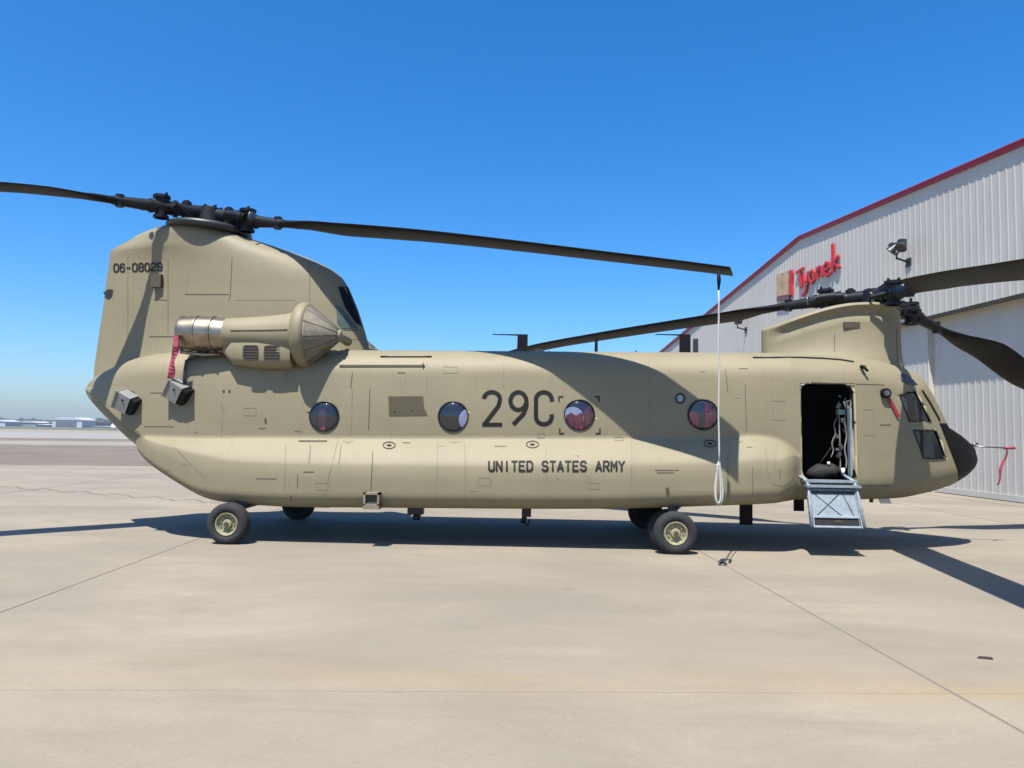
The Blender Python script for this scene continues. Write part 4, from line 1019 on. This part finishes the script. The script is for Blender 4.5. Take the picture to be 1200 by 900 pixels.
# apron sheet beyond the slabs
gx, gy = Vector((cos(ang), sin(ang), 0)), Vector((-sin(ang), cos(ang), 0)); O0 = Vector((.90, -7.62, 0))-gy*0
def gp(i, j): return O0+gx*(S0*i)+gy*(S0*j)
I0, I1, J0, J1 = -4, 3, -1, 4
far = MB()
def quad(mb, i0, i1, j0, j1, z=-.0):
    mb.add([gp(i0, j0)+Vector((0, 0, z)), gp(i1, j0)+Vector((0, 0, z)), gp(i1, j1)+Vector((0, 0, z)), gp(i0, j1)+Vector((0, 0, z))], [(0, 1, 2, 3)])
quad(far, -40, I0, -12, 34); quad(far, I1, 12, -12, 34); quad(far, I0, I1, -12, J0); quad(far, I0, I1, J1, 34)
apron = far.build('apron', M['concrete']); tag(apron, kind='structure')
sv = MB(); hw = S0/2-.016
sv.box((-hw, -S0/2+.004, -.0045), (hw, S0/2-.003, 0))
first = None
for i in range(I0, I1):
    for j in range(J0, J1):
        c = gp(i+.5, j+.5)
        if first is None:
            o = sv.build('slab', M['concrete'], apron); first = o
        else: o = first.copy(); COL.objects.link(o)
        o.location = c+Vector((0, 0, .0005*((i*3+j*5) % 3))); o.rotation_euler = (0, 0, ang)
def strip(name, pts, z, m, kind='structure', parent=None):
    mb = MB(); mb.add([(x, y, z) for x, y in pts], [tuple(range(len(pts)))]); o = mb.build(name, m, parent)
    if not parent: tag(o, kind=kind)
    return o
def gnd(x, y): p = at(x, y, Z=0); return (p.x, p.y)
def gstrip(name, l, z, m):
    strip(name, [gnd(*l[0]), gnd(*l[1]), gnd(*l[2]), gnd(*l[3])], z, m)
gstrip('taxiway', [(-500, 539), (700, 552), (700, 529), (-500, 515)], .006, M['asphalt'])
gstrip('far_apron', [(-500, 510.6), (700, 522.8), (700, 514), (-500, 500.3)], .004, M['light_strip'])
gstrip('taxiway_line', [(-500, 513.8), (700, 527.4), (700, 525.6), (-500, 512.3)], .006, M['light_strip'])
gstrip('distant_taxiway', [(-500, 510.8), (700, 523), (700, 520), (-500, 508)], .006, M['asphalt'])
tag(MB().add([(-1600, 255, .010), (1200, 255, .010), (1200, 3500, .010), (-1600, 3500, .010)], [(0, 1, 2, 3)]).build('grass', M['grass']), kind='structure')
# wavy sealed crack at the left
mb = MB(); pts = []
for k in range(61):
    x = lerp(-60, 300, k/60); y = lerp(566, 592, k/60)+1.2*sin(k*.9)+.8*sin(k*2.3); pts.append(Vector((*gnd(x, y), .004)))
vs = []
for p in pts: vs += [p+Vector((0, -.035, 0)), p+Vector((0, .035, 0))]
mb.add(vs, [(2*k, 2*k+2, 2*k+3, 2*k+1) for k in range(60)]); mb.build('sealed_crack', M['crack'], apron)
# small things on the ground
mb = MB(); p = Vector((*gnd(852, 660), 0)); mb.tube([p+Vector((-.12, 0, .012)), p+Vector((-.07, 0, .05)), p+Vector((0, 0, .055)), p+Vector((.06, 0, .04)), p+Vector((.05, .03, .012))], .014, 8); mb.rod(p+Vector((-.12, -.01, .012)), p+Vector((-.05, 0, .03)), .02, n=8)
mb.tube([p+Vector((.02, 0, .012)), Vector((*gnd(858, 652), .006)), Vector((*gnd(864, 645), .006))], .005, 6)
tag(mb.build('tie_down_hook', M['hub_light']), 'small metal hook lying on the concrete right of the front wheels', 'hook')
mb = MB(); p = Vector((*gnd(1154, 772), 0)); mb.prism([p+Vector((-.06, 0, .002)), p+Vector((.05, -.03, .002)), p+Vector((.06, .01, .002)), p+Vector((-.02, .03, .002))], (0, 0, .012))
tag(mb.build('debris', M['vent']), 'small flat brown scrap on the concrete at the right', 'scrap')

# ------------------------------------------------------------------ hangar
HB = Vector((11.36, 10.2, 0)); HA = radians(-6.6)
HD = Vector((sin(HA), cos(HA), 0)); HN = Vector((HD.y, -HD.x, 0))          # along the wall, into the building
def hw_pt(s, z, o=0): return HB+HD*s+HN*o+Vector((0, 0, z))
def hpx(x, y, o):     # photo px -> (s, z) on the wall plane offset o
    d = ray(x, y); q = HB+HN*o; t = (q-CAM_P).dot(HN)/d.dot(HN); p = CAM_P+d*t; return (p-q).dot(HD), p.z
M['cladding'] = mat('white ribbed cladding', (.57, .535, .465), .5, var=.05, vscale=.6)
M['cladding2'] = mat('door ribbed cladding', (.54, .51, .45), .5, var=.06, vscale=.6)
M['trim_red'] = mat('red roof trim', (.40, .012, .02), .4, var=.1)
M['roofing'] = mat('roof sheet', (.35, .35, .35), .5)
M['track'] = mat('door track', (.12, .10, .06), .7)
M['sign_red'] = mat('red sign face', (.50, .018, .02), .4, var=.1); M['sign_tan'] = mat('tan emblem panel', (.52, .36, .20), .6, var=.35, vscale=2.5); M['sign_dark'] = mat('dark emblem base', (.16, .09, .08), .6)
OW = -.46     # outer wall plane
sA, zA = hpx(938, 281, OW)
s1, z1 = hpx(1200, 170.5, OW); s2, z2 = hpx(845, 356, OW); s3, z3 = hpx(775, 414, OW); zdoor = hpx(1140, 357.5, OW)[1]
slN = (zA-z1)/(sA-s1); slF = (z3-zA)/(s3-sA)
S_NEAR, S_FAR = -17., 46.
def roofz(s): return zA+(s-sA)*(slN if s < sA else slF)
OPEN0, OPEN1 = -14., 2*sA-OPEN_ if False else 30.
HANG = thing('hangar', tuple(hw_pt(8, 0, 20)), 'white ribbed metal hangar with red roof edge and tall sliding doors', 'hangar')
def ribbed(mb, s0, s1_, zlo, zhi, o, pitch=.305, depth=.010):
    n = max(1, int(round((s1_-s0)/pitch))); p = (s1_-s0)/n; vs = []; prof = []
    for k in range(n):
        a = s0+k*p; prof += [(a, 0), (a+p*.60, 0), (a+p*.70, -depth), (a+p*.86, -depth), (a+p*.96, 0)]
        prof.insert(-4, (a+p*.22, 0)); 
    prof.append((s1_, 0)); prof.sort()
    for s, dd in prof:
        zl = zlo(s) if callable(zlo) else zlo; zh = zhi(s) if callable(zhi) else zhi
        vs += [hw_pt(s, zl, o+dd), hw_pt(s, zh, o+dd)]
    mb.add(vs, [(2*k, 2*k+1, 2*k+3, 2*k+2) for k in range(len(prof)-1)], 0, False)
wl = MB()
ribbed(wl, S_NEAR, OPEN0, 0, roofz, OW); ribbed(wl, OPEN0, OPEN1, zdoor, roofz, OW); ribbed(wl, OPEN1, S_FAR, 0, roofz, OW)
# returns of the opening and the head
for (a, b, zl, zh) in ((OPEN0, OPEN1, zdoor, zdoor),):
    wl.add([hw_pt(a, zl, OW), hw_pt(b, zl, OW), hw_pt(b, zl, .9), hw_pt(a, zl, .9)], [(0, 1, 2, 3)])
for s in (OPEN0, OPEN1): wl.add([hw_pt(s, 0, OW), hw_pt(s, zdoor, OW), hw_pt(s, zdoor, .9), hw_pt(s, 0, .9)], [(0, 1, 2, 3)])
wl.build('wall', M['cladding'], HANG)
bx = MB(); D_ = 45
bx.add([hw_pt(S_NEAR, 0, OW+.05), hw_pt(S_NEAR, roofz(S_NEAR), OW+.05), hw_pt(S_NEAR, roofz(S_NEAR), D_), hw_pt(S_NEAR, 0, D_)], [(0, 1, 2, 3)])
bx.add([hw_pt(S_FAR, 0, OW+.05), hw_pt(S_FAR, roofz(S_FAR), OW+.05), hw_pt(S_FAR, roofz(S_FAR), D_), hw_pt(S_FAR, 0, D_)], [(0, 1, 2, 3)])
bx.add([hw_pt(S_NEAR, 0, D_), hw_pt(S_NEAR, roofz(S_NEAR), D_), hw_pt(sA, zA, D_), hw_pt(S_FAR, roofz(S_FAR), D_), hw_pt(S_FAR, 0, D_)], [(0, 1, 2, 3, 4)])
bx.build('side_wall', M['cladding2'], HANG)
rf = MB()
for a, b in ((S_NEAR-.3, sA), (sA, S_FAR+.3)):
    rf.prism([hw_pt(a, roofz(a)+.02, OW), hw_pt(b, roofz(b)+.02, OW), hw_pt(b, roofz(b)+.02, D_+.3), hw_pt(a, roofz(a)+.02, D_+.3)], (0, 0, .1))
rf.build('roof', M['roofing'], HANG)
tr = MB()
for a, b in ((S_NEAR-.3, sA), (sA, S_FAR+.3)):
    tr.prism([hw_pt(a, roofz(a)+.0, OW-.09), hw_pt(b, roofz(b)+.0, OW-.09), hw_pt(b, roofz(b)+.13, OW-.09), hw_pt(a, roofz(a)+.13, OW-.09)], HN*.08)
    tr.prism([hw_pt(a, roofz(a)+.13, OW-.12), hw_pt(b, roofz(b)+.13, OW-.12), hw_pt(b, roofz(b)+.17, OW-.12), hw_pt(a, roofz(a)+.17, OW-.12)], HN*.12)
tr.build('roof_trim', M['trim_red'], HANG)
tk = MB(); tk.prism([hw_pt(OPEN0, zdoor-.10, OW+.02), hw_pt(OPEN1, zdoor-.10, OW+.02), hw_pt(OPEN1, zdoor-.002, OW+.02), hw_pt(OPEN0, zdoor-.002, OW+.02)], HN*.05)
tk.build('door_head', M['track'], HANG)
sL = hpx(1095.5, 500, 0)[0]
LEAF = [(-14., -5.2, -.0), (-5.25, sL+.25, 0.), (sL, sL+9.1, -.16), (sL+8.9, sL+17, .0), (sL+16.8, 30, -.16)]
for a, b, o in LEAF:
    mb = MB(); ribbed(mb, a, b, .05, zdoor-.02 if o == 0 else zdoor-.02, o, .305, .010)
    for s in (a, b): mb.add([hw_pt(s, .02, o-.03), hw_pt(s, zdoor-.02, o-.03), hw_pt(s, zdoor-.02, o+.25), hw_pt(s, .02, o+.25)], [(0, 1, 2, 3)])
    mb.prism([hw_pt(a, .03, o-.045), hw_pt(b, .03, o-.045), hw_pt(b, .20, o-.045), hw_pt(a, .20, o-.045)], HN*.04)
    lf = mb.build('door_leaf', M['cladding2'], HANG)
sill = MB(); sill.prism([hw_pt(OPEN0, .0, -.9), hw_pt(OPEN1, .0, -.9), hw_pt(OPEN1, .008, -.9), hw_pt(OPEN0, .008, -.9)], HN*1.8); sill.build('door_sill', M['concrete'], HANG)
# floodlights
def flood(px, py, label):
    s, z = hpx(px, py, OW-.5); mb = MB(); b = hw_pt(s+.25, z-.45, OW)
    mb.rod(b, hw_pt(s+.1, z-.35, OW-.55), .035, n=8); mb.rod(hw_pt(s+.1, z-.4, OW-.55), hw_pt(s+.1, z-.05, OW-.55), .03, n=8)
    root = mb.build('floodlight', M['cover']); tag(root, label, 'floodlight', 'floodlights on the hangar wall')
    for ds, ax in ((-.22, Vector((-.5, -.3, -.75))), (.30, Vector((-.6, .35, -.7)))):
        c = hw_pt(s+ds, z, OW-.55); h = MB(); h.lathe([(-.19, .04), (-.17, .10), (-.04, .15), (.09, .19), (.11, .20), (.11, .18), (.06, .02)], c, ax, 18); h.rod(c-Vector((0, 0, .05)), hw_pt(s+.1, z-.25, OW-.55), .025, n=8)
        h.box(c+Vector((-.1, -.1, .05)), c+Vector((.12, .12, .22))); flat_angle(h.build('lamp_head', M['cover'], root), 35)
    pl = MB(); pl.prism([hw_pt(s+.1, z-.6, OW-.045), hw_pt(s+.4, z-.6, OW-.045), hw_pt(s+.4, z-.3, OW-.045), hw_pt(s+.1, z-.3, OW-.045)], HN*.02); pl.build('mounting_plate', M['cover'], root)
flood(1054, 290, 'twin black floodlight high on the hangar wall right of the red sign')
flood(866, 376, 'twin floodlight on the hangar wall beyond the emblem, half hidden by the rotor blade')
# sign
SG = empty('hangar_sign', hw_pt(*hpx(945, 320, OW-.15), OW)); tag(SG, 'red lettering and tan emblem with a red edge mounted on the hangar wall', 'sign'); PINV[SG.name] = Matrix.Translation(-SG.location)
def wall_poly(mb, pts, o0, o1, mi=0):
    q = [hw_pt(*hpx(x, y, OW-.1), OW+o0) for x, y in pts]; mb.prism(q, HN*(o1-o0), mi)
mb = MB(); wall_poly(mb, [(911, 322), (925, 317.5), (925, 345), (911, 347.5)], -.14, -.05); mb.build('emblem_panel', M['sign_tan'], SG)
mb = MB(); wall_poly(mb, [(925.3, 317.3), (928.6, 316), (929, 320), (928.3, 332), (929, 345), (925.3, 346.5)], -.15, -.05); mb.build('emblem_edge', M['sign_red'], SG)
mb = MB(); wall_poly(mb, [(911, 348), (925, 345.5), (925, 350.5), (911, 353)], -.14, -.05); mb.build('emblem_base', M['sign_dark'], SG)
def wstroke(pts, w_, name='letter'):
    mb = MB(); P = [hw_pt(*hpx(x, y, OW-.1), OW-.12) for x, y in pts]
    for i in range(len(P)-1):
        a, b = P[i], P[i+1]; d = (b-a).normalized(); n_ = d.cross(HN).normalized()*w_/2
        a2, b2 = a-d*w_*.3, b+d*w_*.3; k = .002*(i % 3)
        mb.prism([a2-n_-HN*k, b2-n_-HN*k, b2+n_-HN*k, a2+n_-HN*k], HN*(.09))
    return mb
def letter(strokes):
    mb = MB()
    for pts, w_ in strokes:
        t_ = wstroke(pts, w_); mb.add(t_.v, t_.f)
    mb.build('letter', M['sign_red'], SG)
letter([([(933, 319.5), (937, 317), (941, 314.5)], .12), ([(937, 318), (937.6, 327), (938.4, 336)], .145)])                      # T
letter([([(941, 322), (942, 329), (944, 331.5), (946, 328)], .11), ([(946.5, 319), (945.3, 333), (943.5, 342), (940, 346)], .12)])      # y
letter([([(950, 318.5), (948, 322), (948.4, 329), (951, 331.5), (953.8, 327), (953.8, 320), (951.5, 317), (950, 318.5)], .11)])          # o
letter([([(957, 314), (957.5, 326)], .125), ([(957.3, 318), (960, 312.5), (962, 313), (962.6, 323.5)], .11)])                      # n
letter([([(966, 317), (971, 313), (970.6, 308.5), (968, 307.5), (965.5, 312), (966, 320), (969, 323), (972.5, 319)], .11)])             # e
letter([([(975, 287), (975.6, 303), (975.8, 317.5)], .145), ([(982, 300), (976.5, 308), (983, 313.5)], .125)])                       # k

# ------------------------------------------------------------------ far field
M['trees_far'] = mat('far trees', (.035, .048, .03), .95, var=.4, vscale=.02)
M['far_roof'] = mat('pale far roof', (.42, .43, .46), .6); M['far_wall'] = mat('far wall grey', (.17, .19, .23), .8); M['far_dark'] = mat('far opening', (.08, .09, .11), .8)
def icoclump(mb, c, rx, ry, rz, k=2):
    t = (1+sqrt(5))/2; v = [Vector(p).normalized() for p in ((-1,t,0),(1,t,0),(-1,-t,0),(1,-t,0),(0,-1,t),(0,1,t),(0,-1,-t),(0,1,-t),(t,0,-1),(t,0,1),(-t,0,-1),(-t,0,1))]
    f = [(0,11,5),(0,5,1),(0,1,7),(0,7,10),(0,10,11),(1,5,9),(5,11,4),(11,10,2),(10,7,6),(7,1,8),(3,9,4),(3,4,2),(3,2,6),(3,6,8),(3,8,9),(4,9,5),(2,4,11),(6,2,10),(8,6,7),(9,8,1)]
    vs = [c+Vector((p.x*rx, p.y*ry, p.z*rz))*random.uniform(.8, 1.25) for p in v]; mb.add(vs, f)
def farx(px, Y): return at(px, 500, Y=Y).x
tb = MB()
for k in range(900):
    Y = random.uniform(760, 860); x = random.uniform(-760, 650); h = 8.0+2.0*sin(x*.013)+1.6*sin(x*.041+1)+random.uniform(-1, 1.4)
    icoclump(tb, Vector((x, Y, h*.55)), random.uniform(3, 7), 4, h*.5)
tag(tb.build('distant_wood', M['trees_far'], fix=False), kind='stuff')
def far_building(px0, px1, pytop, pybase, Y, label, roof='far_roof', wall='far_wall', gable=0, dark=None, group=None):
    x0, x1 = farx(px0, Y), farx(px1, Y); zt = at(px0, pytop, Y=Y).z; L = x1-x0; o = thing('far_building', (x0, Y, 0), label, 'building', group)
    mb = MB(); mb.box((x0, Y, 0), (x1, Y+18, zt*.72)); mb.build('wall', M[wall], o)
    mb = MB(); zr = zt*.72
    mb.add([(x0-.6, Y-.6, zr), (x1+.6, Y-.6, zr), (x1+.6, Y+18.6, zr), (x0-.6, Y+18.6, zr), (lerp(x0, x1, .25), Y-.6, zt), (lerp(x0, x1, .75), Y-.6, zt), (lerp(x0, x1, .75), Y+18.6, zt), (lerp(x0, x1, .25), Y+18.6, zt)],
           [(0, 1, 5, 4), (1, 2, 6, 5), (2, 3, 7, 6), (3, 0, 4, 7), (4, 5, 6, 7), (0, 3, 2, 1)]); mb.build('roof', M[roof], o)
    if dark:
        a, b = dark; mb = MB(); mb.box((lerp(x0, x1, a), Y-.15, .3), (lerp(x0, x1, b), Y+.1, zr*.75)); mb.build('door', M['far_dark'], o)
GB = 'low buildings across the airfield'
far_building(61, 96, 488.5, 501, 560, 'white gabled hangar across the airfield', wall='far_roof', dark=(.12, .82))
far_building(-25, 6, 491.5, 501, 600, 'low white building across the airfield at the far left edge', wall='far_roof', group=GB)
far_building(24, 42, 493.5, 501, 620, 'long pale roofed shed left of the white far hangar', group=GB)
far_building(44, 52, 497, 501.5, 560, 'tiny pale shed between the long shed and the white far hangar', group=GB)
far_building(108, 124, 499, 503, 560, 'low pale building right of the white far hangar', wall='far_roof', group=GB)
mb = MB(); x = farx(133, 430); mb.box((x-1.6, 430, .5), (x+1.6, 432, 2.6)); mb.box((x-1.0, 430.2, 2.6), (x+.8, 431.8, 3.6)); o = mb.build('parked_van', M['white']); tag(o, 'tiny white van far across the airfield below the tail', 'van')
for dx in (-1, 1): MB().rod((x+dx, 429.9, .45), (x+dx, 430.3, .45), .45, n=12).build('wheel', M['rubber'], o)

# ------------------------------------------------------------------ air
hz = bpy.data.materials.new('air'); hz.use_nodes = True; nt = hz.node_tree; nt.nodes.clear()
o_ = N(nt, 'ShaderNodeOutputMaterial'); pv = N(nt, 'ShaderNodeVolumePrincipled'); pv.inputs['Density'].default_value = .0002; pv.inputs['Color'].default_value = (.70, .81, 1, 1)
nt.links.new(pv.outputs[0], o_.inputs['Volume'])
tag(MB().box((-1500, -40, -1.0), (1300, 1000, 14.5)).build('haze', hz), kind='stuff')
